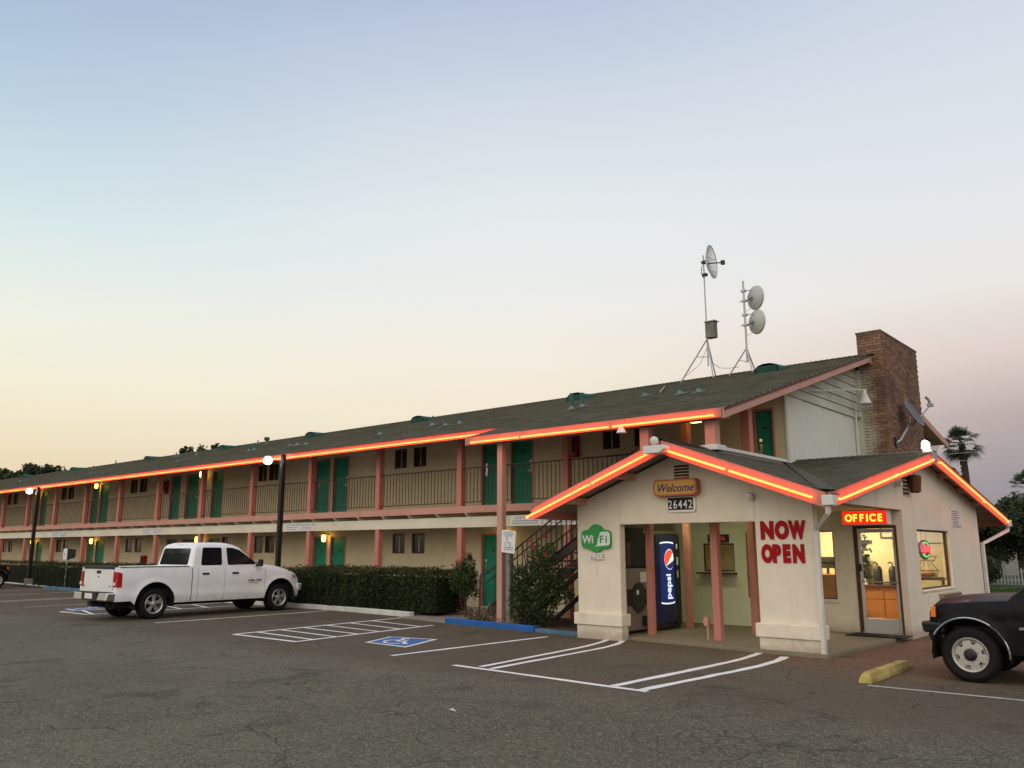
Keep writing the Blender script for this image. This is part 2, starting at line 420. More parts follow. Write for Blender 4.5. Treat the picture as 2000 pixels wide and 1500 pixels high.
M['soil'] = painted('dry_soil', (.10, .065, .045), 1, .3, 4, .6)
M['kerb_white'] = painted('painted_white_kerb', (.68, .67, .60), .8, .15, 2, .3, dirt=(.28, .25, .2))
M['kerb_blue'] = painted('painted_blue_kerb', (.02, .13, .42), .6, .15, 3, .3)
M['kerb_blue_old'] = painted('worn_blue_kerb', (.10, .20, .30), .7, .25, 3, .3, dirt=(.2, .18, .15))
struct(B().box(-75, -9.62, 16.02, 17.7, -.05, .035).make('walkway', M['concrete']))
struct(B().prism([(-15.58, 14.0, -.05), (-13.70, 13.66, -.05), (-13.70, 16.02, -.05), (-15.58, 16.02, -.05)], (0, 0, .074)).make('ramp', M['concrete']))
struct(B().prism([(-13.7, 13.85, -.05), (-9.7, 13.42, -.05), (-9.7, 16.02, -.05), (-13.7, 16.02, -.05)], (0, 0, .1)).make('planting_bed', M['soil']))
struct(B().prism([(-40.2, 14.6, -.05), (-15.6, 14.5, -.05), (-15.6, 16.0, -.05), (-75, 16.0, -.05), (-75, 15.3, -.05)], (0, 0, .13)).make('planting_bed', M['soil']))
# office slab with its step
struct(B().prism([(-9.6, 13.42, -.05), (-8.6, 13.30, -.05), (-7.2, 13.2, -.05), (-6.02, 13.02, -.05), (-4.9, 12.98, -.05), (-4.82, 17.3, -.05), (-4.82, 24, -.05), (-9.6, 24, -.05)], (0, 0, .11)).make('porch_slab', M['concrete_porch'], bevel=.01))
def kerb(p, q, z, m, w=.15, name='kerb'):
    p = Vector(p+(0,)); q = Vector(q+(0,)); d = (q-p).normalized(); n = Vector((-d.y, d.x, 0))*w
    a = [p, q, q+n, p+n]
    L = (q-p).length; k = max(1, int(L/3)); b = B()
    for i in range(k):
        s = p+d*(L*i/k+.006); e = p+d*(L*(i+1)/k-.006)
        b.prism([s-Vector((0, 0, .05)), e-Vector((0, 0, .05)), e+n-Vector((0, 0, .05)), s+n-Vector((0, 0, .05))], (0, 0, z+.05))
    o = struct(b.make(name, m, bevel=.015)); return o
kerb((-75, 16.2), (-45.3, 15.15), .12, M['kerb_white'])
kerb((-45.3, 15.15), (-38.5, 14.62), .12, M['kerb_white'])
kerb((-38.5, 14.5), (-34.2, 14.4), .12, M['kerb_blue_old'])
kerb((-34.2, 14.4), (-18.3, 14.5), .12, M['kerb_white'])
kerb((-18.3, 14.5), (-15.55, 14.28), .12, M['kerb_white'])
kerb((-13.72, 13.66), (-10.9, 13.36), .11, M['kerb_blue'])
kerb((-10.88, 13.355), (-9.75, 13.27), .07, M['kerb_blue_old'])

# ------------------------------------------------------------------ painted markings
def paint_mat(name, c, wear=.5):
    m, t, b = mat(name)
    k = mix(t, mapr(t, noise(t, 26, 5, .75), .52, .62, 0, wear), c, (.11, .095, .08))
    k = mix(t, mapr(t, noise(t, 3, 4, .6), .45, .75, 0, .18), k, (.2, .18, .15))
    col(t, b, k); b.inputs['Roughness'].default_value = .8; return m
M['line'] = paint_mat('white_line_paint', (.84, .83, .78), .35); M['line_old'] = paint_mat('worn_line_paint', (.55, .52, .45), .8)
M['isa_blue'] = paint_mat('blue_marking_paint', (.03, .14, .38), .35)
def stripe(pts, w=.1, m=None, z=.004, name='parking_line'):
    b = B(); P = [Vector((p[0], p[1], 0)) for p in pts]
    fine = [P[0]]
    for a, c in zip(P, P[1:]):
        k = max(1, int((c-a).length/.25))
        for i in range(1, k+1): fine.append(a+(c-a)*i/k)
    vs = []
    for i, p in enumerate(fine):
        t = (fine[min(i+1, len(fine)-1)]-fine[max(i-1, 0)]).normalized(); n = Vector((-t.y, t.x, 0))
        for s in (-1, 1):
            q = p+n*(s*w/2*(1+random.uniform(-.18, .18))); vs.append((q.x, q.y, z))
    b.add(vs, [(2*i, 2*i+2, 2*i+3, 2*i+1) for i in range(len(fine)-1)])
    return struct(b.make(name, m or M['line']))
def curve(a, b_, c, n=8):
    return [tuple((1-t)**2*a[k]+2*t*(1-t)*b_[k]+t*t*c[k] for k in (0, 1)) for t in [i/n for i in range(n+1)]]
stripe([(-8.68, 8.84), (-5.40, 8.68)], .11)
stripe([(-8.27, 8.96), (-8.55, 11.4)]+curve((-8.55, 11.4), (-8.7, 12.6), (-8.98, 13.12))[1:], .1, z=.0045)
stripe([(-8.02, 8.9), (-8.24, 11.6)]+curve((-8.24, 11.6), (-8.34, 12.8), (-8.76, 13.25))[1:], .1, z=.0045)
stripe([(-5.92, 8.76), (-5.86, 11.4)]+curve((-5.86, 11.4), (-5.86, 12.4), (-6.0, 13.0))[1:], .12, z=.0045)
stripe([(-5.51, 8.72), (-5.36, 11.2)]+curve((-5.36, 11.2), (-5.32, 12.2), (-5.5, 12.8))[1:], .12, z=.0045)
stripe([(-10.16, 8.98), (-10.11, 12.8)], .1)
stripe([(-15.03, 9.21), (-12.92, 9.20)], .1)
stripe([(-12.97, 9.26), (-13.50, 13.1)], .1, z=.0045)
stripe([(-15.0, 9.26), (-15.55, 14.1)], .1, z=.0045)
for (a, c) in (((-15.08, 9.75), (-13.05, 9.62)), ((-15.2, 10.35), (-13.12, 10.2)), ((-15.27, 10.95), (-13.2, 10.8)), ((-15.36, 11.6), (-13.28, 11.4)), ((-15.42, 12.3), (-13.37, 12.05)), ((-15.48, 13.0), (-13.45, 12.7))):
    stripe([a, c], .085, z=.0042)
stripe([(-18.64, 9.46), (-18.8, 14.3)], .09)
stripe([(-26.6, 9.6), (-26.7, 14.2)], .1, M['line_old']); stripe([(-29.8, 9.9), (-30.4, 14.3)], .13, M['line_old'])
stripe([(-30.2, 9.9), (-30.9, 14.3)], .13, M['line_old'], z=.0045)
stripe([(-34.2, 10), (-34.6, 14.3)], .12, M['line_old']); stripe([(-37.6, 10), (-38, 14.3)], .12, M['line_old'])
stripe([(-23.92, 9.5), (-22.3, 9.55)], .1); stripe([(-22.3, 9.6), (-22.6, 14.3)], .1, z=.0045); stripe([(-23.9, 9.55), (-24.2, 14.3)], .1, z=.0045)
for k in range(5): stripe([(-24.0, 10.1+k*.8), (-22.4, 9.7+k*.8)], .09, z=.0042)
stripe([(-3.62, 10.79), (3, 10.99)], .07, M['line_old'])
def isa(P00, P10, P11, P01):
    A = [Vector((p[0], p[1], 0)) for p in (P00, P10, P11, P01)]
    def q(u, v, z=.0):
        p = A[0]*(1-u)*(1-v)+A[1]*u*(1-v)+A[2]*u*v+A[3]*(1-u)*v; return (p.x, p.y, z)
    b = B(); b.add([q(0, 0, .004), q(1, 0, .004), q(1, 1, .004), q(0, 1, .004)], [(0, 1, 2, 3)]); base = struct(b.make('accessible_bay_marking', M['line']))
    b = B(); e = .07; b.add([q(e, e, .008), q(1-e, e, .008), q(1-e, 1-e, .008), q(e, 1-e, .008)], [(0, 1, 2, 3)]); b.make('blue_field', M['isa_blue'], base)
    b = B()
    def seg(pts, w):
        for (u0, v0), (u1, v1) in zip(pts, pts[1:]):
            d = Vector((u1-u0, v1-v0)).normalized(); n = Vector((-d.y, d.x))*w/2
            b.add([q(u0+n.x, v0+n.y, .012), q(u1+n.x, v1+n.y, .012), q(u1-n.x, v1-n.y, .012), q(u0-n.x, v0-n.y, .012)], [(0, 3, 2, 1)])
    seg([(.44+.055*math.cos(a), .82+.055*math.sin(a)) for a in [i*math.pi/4 for i in range(9)]], .07)
    seg([(.44, .74), (.46, .46), (.66, .46), (.76, .24), (.84, .28)], .075)
    seg([(.45, .60), (.62, .60)], .06)
    seg([(.40+.0, .56)]+[(.48+.22*math.cos(a), .38+.22*math.sin(a)) for a in [R(130+i*22) for i in range(10)]], .06)
    b.make('wheelchair_symbol', M['line'], base)
isa((-11.94, 9.92), (-10.82, 9.87), (-11.33, 11.12), (-12.37, 10.88))
isa((-24.9, 10.0), (-24.2, 9.95), (-24.5, 11.3), (-25.3, 11.3))

# ------------------------------------------------------------------ motel
XE = -7.27          # end wall plane
YW = 17.7           # facade plane
YP = 16.3           # posts
motel = thing('motel_building', 'long two storey motel with salmon posts, teal doors and a dark shingle roof', 'building', (-30, 17.7, 0))
def panel(b, u0, u1, z0, z1, holes, yf, depth, through=False):
    """wall facing -y at yf, holes = (ua, ub, za, zb)"""
    us = sorted({u0, u1}|{h[0] for h in holes}|{h[1] for h in holes}); zs = sorted({z0, z1}|{h[2] for h in holes}|{h[3] for h in holes})
    for a, c in zip(us, us[1:]):
        for d, e in zip(zs, zs[1:]):
            mu, mz = (a+c)/2, (d+e)/2
            if any(h[0] < mu < h[1] and h[2] < mz < h[3] for h in holes): continue
            b.add([(a, yf, d), (c, yf, d), (c, yf, e), (a, yf, e)], [(0, 1, 2, 3)])
    y1 = yf+depth
    for a, c in zip(us, us[1:]):
        for d, e in zip(zs, zs[1:]):
            mu, mz = (a+c)/2, (d+e)/2
            if through and any(h[0] < mu < h[1] and h[2] < mz < h[3] for h in holes): continue
            b.add([(a, y1, d), (c, y1, d), (c, y1, e), (a, y1, e)], [(3, 2, 1, 0)])
    for (a, c, d, e) in holes:
        b.add([(a, yf, d), (c, yf, d), (c, yf, e), (a, yf, e), (a, y1-.002, d), (c, y1-.002, d), (c, y1-.002, e), (a, y1-.002, e)],
              [(0, 4, 5, 1), (1, 5, 6, 2), (2, 6, 7, 3), (3, 7, 4, 0)])
FL2 = 2.76
doors_lo = [(-16.35, -15.55), (-15.25, -14.42), (-24.25, -23.42), (-23.27, -22.42), (-34.45, -33.6), (-33.15, -32.12), (-31.1, -30.25), (-42.2, -41.37), (-41.25, -40.3), (-49.3, -48.5), (-48.4, -47.6), (-56.2, -55.4)]
doors_up = list(doors_lo); doors_lo = [d for d in doors_lo if d != (-15.25, -14.42)]
wins_lo = [(-20.13, -19.56), (-19.25, -18.67), (-27.85, -27.27), (-27.14, -26.53), (-38.19, -37.53), (-37.3, -36.62), (-45.85, -45.2), (-45.0, -44.3), (-53.3, -52.7), (-52.4, -51.8), (-30.1, -29.66)]
wins_up = [w for w in wins_lo if w != (-30.1, -29.66)]+[(-12.12, -11.6), (-11.17, -10.65)]
hl = [(a, c, .06, 2.06) for a, c in doors_lo]+[(a, c, 1.5, 2.1) for a, c in wins_lo]
hu = [(a, c, FL2, FL2+1.96) for a, c in doors_up]+[(a, c, 4.13, 4.74) for a, c in wins_up]
hu += [(-8.02, -7.52, FL2, 4.72)]
b = B(); panel(b, -75, XE, 0, 5.15, hl+hu, YW, .12); b.make('wall', M['stucco_motel'], motel)
# end wall below the siding, and the rest of the body
b = B()
b.add([(XE, YW, 0), (XE, 22.5, 0), (XE, 22.5, 5.15), (XE, YW, 5.15)], [(0, 1, 2, 3)]); b.make('end_wall', M['white_wall'], motel)
b = B(); b.add([(XE, 22.5, 0), (XE, 29, 0), (XE, 29, 5.1), (XE, 22.5, 6.45)], [(0, 1, 2, 3)])
b.add([(-75, 29, 0), (XE, 29, 0), (XE, 29, 5.1), (-75, 29, 5.1)], [(3, 2, 1, 0)])
b.add([(-75, YW, 0), (-75, 29, 0), (-75, 29, 5.1), (-75, 22.5, 6.4), (-75, YW, 5.15)], [(4, 3, 2, 1, 0)]); b.make('rear_wall', M['stucco_motel'], motel)
b = B(); b.box(XE-.01, XE+.03, YW-.02, YW+.09, 3.3, 5.2); b.make('corner_board', M['siding'], motel)
# siding boards in the gable, each its own piece
z = 5.0; k = 0
RS = (6.64-4.15)/(22.3-13.8)
while z < 6.5:
    z1 = z+.215
    ya = max(YW+.0, 13.8+(z-4.15+.12)/RS)
    yb = max(YW+.0, 13.8+(z1-4.15+.12)/RS)
    b = B(); b.hexa([(XE+.002, ya, z), (XE+.002, 22.5, z), (XE+.002, 22.5, z1-.012), (XE+.002, min(yb, 22.4), z1-.012)],
                    [(XE+.045, ya, z), (XE+.045, 22.5, z), (XE+.022, 22.5, z1-.012), (XE+.022, min(yb, 22.4), z1-.012)])
    b.make('siding_board', M['siding'], motel); z = z1
# white conduit and lamp arm on the gable end
lampg = thing('gable_lamp', 'white shaded lamp on a long arm in front of the gable siding', 'lamp', (XE, 21.4, 5.5))
B().tube([(XE+.05, 19.2, 5.27), (XE+.35, 21.6, 5.62), (XE+.38, 22.0, 5.66)], .018).make('arm', M['white'], lampg)
B().lathe([(.05, .0), (.07, -.14), (.16, -.36), (.17, -.38)], (XE+.38, 22.0, 5.68), n=16).make('lamp_shade', M['white'], lampg, smooth=True)
b = B(); b.tube([(XE+.06, 22.2, 5.2), (XE+.06, 22.2, 3.4)], .03); b.box(XE+.02, XE+.14, 22.28, 22.42, 5.02, 5.16); b.make('conduit', M['white'], motel)

# doors
door_me = None
def add_door(a, c, z0, z1, handle_right):
    B().box(a+.04, c-.04, YW+.075, YW+.115, z0, z1-.03).make('door', M['teal'], motel, bevel=.004)
    d = bpy.context.scene.collection.objects[-1]
    b = B(); b.box(a, a+.045, YW-.012, YW+.075, z0, z1); b.box(c-.045, c, YW-.012, YW+.075, z0, z1); b.box(a+.045, c-.045, YW-.012, YW+.075, z1-.045, z1)
    b.make('door_frame', M['pink'], d)
    hx = c-.14 if handle_right else a+.14
    b = B(); b.box(hx-.03, hx+.03, YW+.062, YW+.074, z0+.93, z0+1.17); b.box(hx-.09, hx+.03, YW+.03, YW+.05, z0+.98, z0+1.005); b.box(hx-.035, hx+.035, YW+.055, YW+.074, z0+1.22, z0+1.29)
    b.make('handle', M['chrome'], d)
    B().box((a+c)/2-.06, (a+c)/2+.06, YW+.068, YW+.0745, z0+1.5, z0+1.56).make('number_plate', M['brown'], d)
for i, (a, c) in enumerate(doors_lo): add_door(a, c, .06, 2.06, i % 2)
for i, (a, c) in enumerate(doors_up): add_door(a, c, FL2, FL2+1.96, i % 2)
add_door(-8.02, -7.52, FL2, 4.72, False)
def add_win(a, c, z0, z1):
    b = B(); f = .035
    b.box(a, c, YW+.03, YW+.07, z0, z0+f); b.box(a, c, YW+.03, YW+.07, z1-f, z1); b.box(a, a+f, YW+.03, YW+.07, z0+f, z1-f); b.box(c-f, c, YW+.03, YW+.07, z0+f, z1-f)
    w = b.make('window', M['brown'], motel)
    m = (a+c)/2; B().box(a+f, m-.01, YW+.048, YW+.056, z0+f, z1-f).make('pane', M['win'], w)
    B().box(m+.01, c-f, YW+.052, YW+.06, z0+f, z1-f).make('pane', M['win'], w)
    B().box(m-.012, m+.012, YW+.038, YW+.066, z0+f, z1-f).make('mullion', M['alu'], w)
for a, c in wins_lo: add_win(a, c, 1.5, 2.1)
for a, c in wins_up: add_win(a, c, 4.13, 4.74)

# upper deck, fascia, joists, cream beam
XD = -8.75
b = B(); b.box(-75, XE-.01, YP-.1, YW, 2.562, 2.745); b.box(-9.6, XE-.01, 14.2, YP-.1, 2.6, 2.745); b.make('deck', M['wood_roof'], motel)
b = B()
x = -75.0
while x < -9.6:
    b.box(x+.003, min(x+4.2, -9.6)-.003, YP-.19, YP-.13, 2.565, 2.745); x += 4.2
b.make('deck_fascia', M['pink_light'], motel)
b = B(); x = -75.0
while x < -9.6:
    b.box(x+.003, min(x+6.72, -9.6)-.003, YP-.09, YP+.07, 2.19, 2.465); x += 6.72
b.make('beam', M['beam_white'], motel)
jm = B().prism([(0, -.05, .0), (0, -.05, .015), (0, 1.4, .015), (0, 1.4, -.075), (0, .04, -.075)], (.07, 0, 0))
jme = jm.make('joist', M['beam_white'], motel); jme.location = Vector((-9.9, YP-.125, 2.6-.155+.1))-org(motel)-Vector((0, 0, 0))
jmesh = jme.data
for v in jmesh.vertices: v.co += org(motel)
x = -11.02; cnt = 0
while x > -56:
    shared('joist', jmesh, motel, Matrix.Translation((x, YP-.125, 2.545))); x -= 1.12; cnt += 1
jme.location = Vector((-9.9, YP-.125, 2.545))-org(motel)

# posts
PX = [-12.2]+[-15.78-3.355*k for k in range(13)]
for x in PX:
    B().box(x-.085, x+.085, YP-.085, YP+.085, .03, 2.19).make('post', M['pink'], motel, bevel=.008)
    B().box(x-.085, x+.085, YP-.12, YP+.06, 2.746, 4.72).make('post', M['pink'], motel, bevel=.008)
B().box(-9.03, -8.85, YP-.12, YP+.06, 2.746, 4.72).make('post', M['pink'], motel, bevel=.008)
B().box(-7.62, -7.42, YP-.12, YP+.06, 2.746, 4.72).make('post', M['pink'], motel, bevel=.008)
B().box(-12.44, -12.29, 13.97, 14.12, .04, 3.98).make('post', M['pink_light'], motel, bevel=.008)
B().box(-8.70, -8.50, 13.98, 14.18, 3.0, 3.98).make('post', M['pink_light'], motel, bevel=.008)
B().box(-7.29, -7.08, 13.98, 14.18, 3.46, 3.98).make('post', M['pink_light'], motel, bevel=.008)
B().box(-7.37, -7.0, 13.9, 14.26, 3.40, 3.50).make('post_shoe', M['white'], motel, bevel=.01)
b = B(); b.box(-13.2, -6.86, 13.99, 14.15, 3.985, 4.13); b.make('beam', M['pink_light'], motel)
b = B(); b.box(-75, -6.86, YP-.09, YP+.03, 4.725, 4.84); b.make('beam', M['pink'], motel)
# railings
bal = None; nb = 0
spans = []
xs = [-10.2]+PX
for a, c in zip(xs[1:], xs[:-1]): spans.append((a+.09, c-(.09 if c != -10.2 else 0)))
rest = B(); YR = YP-.04
for (a, c) in spans:
    r = B(); r.box(a, c, YR-.02, YR+.02, 3.745, 3.775); r.box(a, c, YR-.015, YR+.015, 2.84, 2.862)
    ro = r.make('railing', M['rail'], motel)
    n = int((c-a)/.128); st = (c-a)/n
    for i in range(1, n):
        x = a+i*st
        if nb < 300:
            if bal is None:
                o = B().box(-.007, .007, -.007, .007, 2.862, 3.745).make('baluster', M['rail'], ro)
                for v in o.data.vertices: v.co += org(motel)
                bal = o.data; o.matrix_basis = Matrix.Translation(-org(motel)) @ Matrix.Translation((x, YR, 0))
            else: shared('baluster', bal, ro, Matrix.Translation((x, YR, 0)))
            nb += 1
        else: rest.box(x-.007, x+.007, YR-.007, YR+.007, 2.862, 3.745)
rest.make('baluster_run', M['rail'], motel, kind='stuff')

# roof body
def zf(y): return 4.15+RS*(y-13.8)
ZR = zf(22.3); XR = -6.8; BK = (29.6, 5.02)
def slab(b, plan, zfun, th):
    n = len(plan)
    b.add([(p[0], p[1], zfun(*p)) for p in plan]+[(p[0], p[1], zfun(*p)-th) for p in plan],
          [tuple(range(n)), tuple(range(n, 2*n))[::-1]]+[(i, n+i, n+(i+1) % n, (i+1) % n) for i in range(n)])
b = B(); slab(b, [(-75, 15.32), (-13.2, 15.32), (-13.2, 13.82), (XR-.02, 13.82), (XR-.02, 22.3), (-75, 22.3)], lambda x, y: zf(y), .07)
zb = lambda x, y: ZR-(y-22.3)*(ZR-BK[1])/(BK[0]-22.3)
slab(b, [(-75, 22.3), (XR-.02, 22.3), (XR-.02, BK[0]), (-75, BK[0])], zb, .07)
b.make('roof', M['wood_roof'], motel)
# fascias
b = B(); x = -75
while x < -13.3:
    e = min(x+4.9, -13.05); b.box(x+.004, e-.004, 15.27, 15.31, zf(15.3)-.19, zf(15.3)-.005); x += 4.9
b.make('eave_fascia', M['pink'], motel)
b = B(); x = -13.2
for e in (-11.0, -8.9, -6.8): b.box(x+.003, e-.003, 13.76, 13.8, zf(13.8)-.19, zf(13.8)-.005); x = e
b.hexa([(-13.24, 13.76, zf(13.76)-.19), (-13.2, 13.76, zf(13.76)-.19), (-13.2, 15.3, zf(15.3)-.19), (-13.24, 15.3, zf(15.3)-.19)],
       [(-13.24, 13.76, zf(13.76)-.005), (-13.2, 13.76, zf(13.76)-.005), (-13.2, 15.3, zf(15.3)-.005), (-13.24, 15.3, zf(15.3)-.005)])
b.make('eave_fascia', M['pink'], motel)
b = B()
def rake(b, x0, x1, ya, za, yb, zb_, h, top=-.004):
    b.hexa([(x0, ya, za-h), (x1, ya, za-h), (x1, yb, zb_-h), (x0, yb, zb_-h)], [(x0, ya, za+top), (x1, ya, za+top), (x1, yb, zb_+top), (x0, yb, zb_+top)])
rake(b, XR-.02, XR+.025, 13.76, zf(13.76), 18.6, zf(18.6), .2); rake(b, XR-.02, XR+.025, 18.61, zf(18.61), 22.3, ZR, .2)
rake(b, XR-.02, XR+.025, 22.3, ZR, 22.48, zb(0, 22.48), .2)
b.make('rake_board', M['pink_light'], motel); b = B()
rake(b, XR-.02, XR+.025, 25.85, zb(0, 25.85), BK[0], BK[1], .2)
b.make('rake_board', M['pink_light'], motel)
b = B(); rake(b, XR+.026, XR+.045, 13.76, zf(13.76)+.0, 22.3, ZR, .06); b.make('rake_trim', M['brown'], motel)
# soffit purlins under the rake
b = B()
for y in (15.9, 17.2, 19.0, 20.8): b.box(XE-.3, XR-.03, y-.04, y+.04, zf(y)-.2, zf(y)-.075)
b.make('outlooker', M['pink_light'], motel)

# shingles
def shingles(b, plan, zfun, eave_dir, up_dir, u0, u1, v0, v1, tabw=.32, exp=.145, th=.012, only=None):
    """tabs laid in rows; eave_dir/up_dir are plan unit vectors; zfun gives roof height"""
    ed = Vector(eave_dir); ud = Vector(up_dir); res = []
    def inside(p):
        c = False; n = len(plan)
        for i in range(n):
            x1, y1 = plan[i]; x2, y2 = plan[(i+1) % n]
            if (y1 > p.y) != (y2 > p.y) and p.x < (x2-x1)*(p.y-y1)/(y2-y1)+x1: c = not c
        return c
    r = 0; v = v0
    while v < v1:
        u = u0-(tabw/2 if r % 2 else 0)+random.uniform(-.02, .02)
        while u < u1:
            ua, ub = max(u, u0), min(u+tabw, u1); ce = ed*((ua+ub)/2)+ud*(v+exp/2)
            if ub-ua > .07 and inside(ce): res.append((ua, v, ub-ua))
            u += tabw
        v += exp; r += 1
    out_ = []
    for (u, v, tw) in res:
        lift = th+random.uniform(0, .006); w = tw-.008
        P = [ed*u+ud*v, ed*(u+w)+ud*v, ed*(u+w)+ud*(v+exp*1.15), ed*u+ud*(v+exp*1.15)]
        top = [(p.x, p.y, zfun(p.x, p.y)+(lift if i < 2 else .003)) for i, p in enumerate(P)]
        bot = [(p.x, p.y, zfun(p.x, p.y)+.001) for p in P]
        out_.append((top, bot))
    return out_
def tabs_to(b, tabs):
    for top, bot in tabs:
        b.add(top+bot[:2], [(0, 1, 2, 3), (4, 5, 1, 0), (4, 0, 3), (5, 2, 1)], random.random())
b = B()
tabs_to(b, shingles(b, [(-13.2, 13.76), (XR+.05, 13.76), (XR+.05, 22.3), (-13.2, 22.3)], lambda x, y: zf(y), (1, 0), (0, 1), -13.2, XR+.05, 13.76, 22.3))
tabs_to(b, shingles(b, [(-70, 15.24), (-13.2, 15.24), (-13.2, 22.3), (-70, 22.3)], lambda x, y: zf(y), (1, 0), (0, 1), -70, -13.2, 15.24, 22.3))
x = -70
while x < XR:      # ridge caps
    b.add([(x, 22.14, zf(22.14)+.03), (x+.16, 22.14, zf(22.14)+.018), (x+.16, 22.3, ZR+.03), (x, 22.3, ZR+.045), (x+.16, 22.46, zb(0, 22.46)+.018), (x, 22.46, zb(0, 22.46)+.03)],
          [(0, 1, 2, 3), (3, 2, 4, 5)], random.random()); x += .15
b.make('shingle_field', M['shingle'], motel, kind='stuff')
b = B(); x0 = -75
slab(b, [(-75, 15.24), (-70, 15.24), (-70, 22.3), (-75, 22.3)], lambda x, y: zf(y)+.01, .012); b.make('roof_edge', M['shingle'], motel)

# roof vents and pipes
def ridge_vent(x, y):
    z = zf(y); b = B(); n = 7
    prof = [(0.0, .02), (0.0, .22), (.08, .33), (.2, .38)]
    # dormer hood: high front facing the eave, sloping back into the roof
    w = .33
    sec = [(-w, .0), (-w, .14), (-w*.75, .22), (-w*.3, .26), (w*.3, .26), (w*.75, .22), (w, .14), (w, .0)]
    yb_ = y+.8
    vs = [(x+p, y, z+q) for p, q in sec]+[(x+p*.9, yb_, zf(yb_)+.02+q*.06) for p, q in sec]
    m = len(sec); b.add(vs, [(i, i+1, m+i+1, m+i) for i in range(m-1)])
    b.make('roof_vent', M['green_metal'], motel)
    ro = COL.objects[-1]
    b = B()
    for k in range(6): b.box(x-w+.04, x+w-.04, y-.01, y+.04, z+.008+k*.033, z+.026+k*.033)
    b.make('louvre', M['green_metal'], ro)
    B().box(x-w+.03, x+w-.03, y+.045, y+.055, z-.02, z+.20).make('louvre_back', M['dark'], ro)
    B().add([(x-w-.12, y-.12, zf(y-.12)+.022), (x+w+.12, y-.12, zf(y-.12)+.022), (x+w+.12, y+.3, zf(y+.3)+.022), (x-w-.12, y+.3, zf(y+.3)+.022)], [(0, 1, 2, 3)])
for x, y in ((-9.0, 20.9), (-15.1, 20.6), (-22.6, 20.9), (-29.2, 20.9), (-36.3, 21.0), (-44.2, 21.2), (-54, 21.3), (-62, 21.3)): ridge_vent(x, y)
def pipe(x, y, h=.35, r=.035, cap=False):
    h *= .8; r *= .8; z = zf(y); b = B()
    b.tube([(x, y, z-.02), (x, y, z+h)], r, 8)
    if cap: b.lathe([(.11, 0), (.12, .03), (.12, .12), (.1, .14)], (x, y, z+h-.05), n=12)
    p = b.make('vent_pipe', M['green_metal'], motel, smooth=True)
    b = B(); s = .15; zz = lambda yy: zf(yy)+.024
    b.hexa([(x-s, y-s*.8, zz(y-s*.8)), (x+s, y-s*.8, zz(y-s*.8)), (x+s, y+s, zz(y+s)), (x-s, y+s, zz(y+s))],
           [(x-s, y-s*.8, zz(y-s*.8)+.006), (x+s, y-s*.8, zz(y-s*.8)+.006), (x+s, y+s, zz(y+s)+.006), (x-s, y+s, zz(y+s)+.006)])
    b.lathe([(.09, -.03), (.05, .08)], (x, y, zf(y)+.02), n=10)
    b.make('flashing', M['pad'], p)
for a in ((-11.3, 18.5, .36), (-9.78, 17.6, .3), (-9.23, 17.5, .25), (-12.95, 17.5, .55, .06), (-12.75, 17.7, .5, .06), (-19.15, 18.4, .4), (-17.75, 17.6, .33), (-17.15, 17.6, .33), (-20.75, 17.6, .3),
          (-29.2, 18.1, .35, .05), (-29.0, 18.2, .3), (-26.0, 17.8, .38), (-24.6, 17.5, .35), (-25.4, 17.7, .3), (-32.2, 20.8, .28, .07, True), (-34, 21.5, .25), (-36.9, 20.1, .3), (-40, 20.7, .3), (-48.1, 20.1, .3), (-49.4, 21.9, .3), (-42, 17.5, .3), (-33.8, 17.6, .3), (-54, 18.5, .3)):
    pipe(*a)

# chimney with single bricks
chx0, chx1, chy0, chy1, chz0, chz1 = -7.14, -6.52, 22.52, 25.8, 3.0, 7.30
B().box(XE+.005, chx0+.012, 22.46, 22.60, 0, 6.3).make('corner_board', M['siding'], motel)
ch = B().box(chx0+.014, chx1-.014, chy0+.014, chy1-.014, 0, chz1-.02).make('chimney', M['mortar'], motel)
bw, bh, bd, g = .205, .066, .06, .012
brick = None; nbk = 0; rest = B()
cands = []
rows = int((chz1-chz0)/(bh+g))
for r in range(rows):
    z = chz1-(r+1)*(bh+g)+g/2
    off = (bw+g)/2 if r % 2 else 0
    y = chy0-off
    while y < chy1-.03:      # face +x
        a, c = max(y, chy0), min(y+bw, chy1)
        if c-a > .05: cands.append((z, 'x', a, c))
        y += bw+g
    x = chx0-off
    while x < chx1-.03:      # face -y
        a, c = max(x, chx0), min(x+bw, chx1)
        if c-a > .05: cands.append((z, 'y', a, c))
        x += bw+g
cands = sorted(cands, key=lambda q: (0 if q[3]-q[2] > bw*.95 else 1, 0 if q[1] == 'x' and q[2] < 24.6 else (1 if q[1] == 'x' else 2), -q[0]))
cands = [c for c in cands]
bm_ = B().box(0, .05, 0, bw, 0, bh)
for (z, f, a, c) in cands:
    pr = random.uniform(0, .009)
    vis = z > 3.7
    if nbk < 300 and vis and c-a > bw*.95:
        if brick is None:
            o = bm_.make('brick', M['brick'], ch)
            for v in o.data.vertices: v.co += org(motel)
            brick = o.data; first = o
        else: first = None
        if f == 'x': T = Matrix.Translation((chx1-.05+pr, a, z)) @ Matrix.Rotation(random.uniform(-.02, .02), 4, 'Z')
        else: T = Matrix.Translation((c, chy0+.05-pr, z)) @ Matrix.Rotation(R(-90), 4, 'Z') @ Matrix.Translation((0, -bw if False else 0, 0))
        if f == 'y': T = Matrix.Translation((a, chy0+.05-pr, z)) @ Matrix.Rotation(R(-90), 4, 'Z')
        if first: first.matrix_basis = Matrix.Translation(-org(motel)) @ T
        else: shared('brick', brick, ch, T)
        nbk += 1
    else:
        rest.cr = random.random()
        if f == 'x': rest.box(chx1-.05, chx1+pr, a, c, z, z+bh)
        else: rest.box(a, c, chy0-pr, chy0+.05, z, z+bh)
rest.make('brickwork', M['brick_s'], ch, kind='stuff')
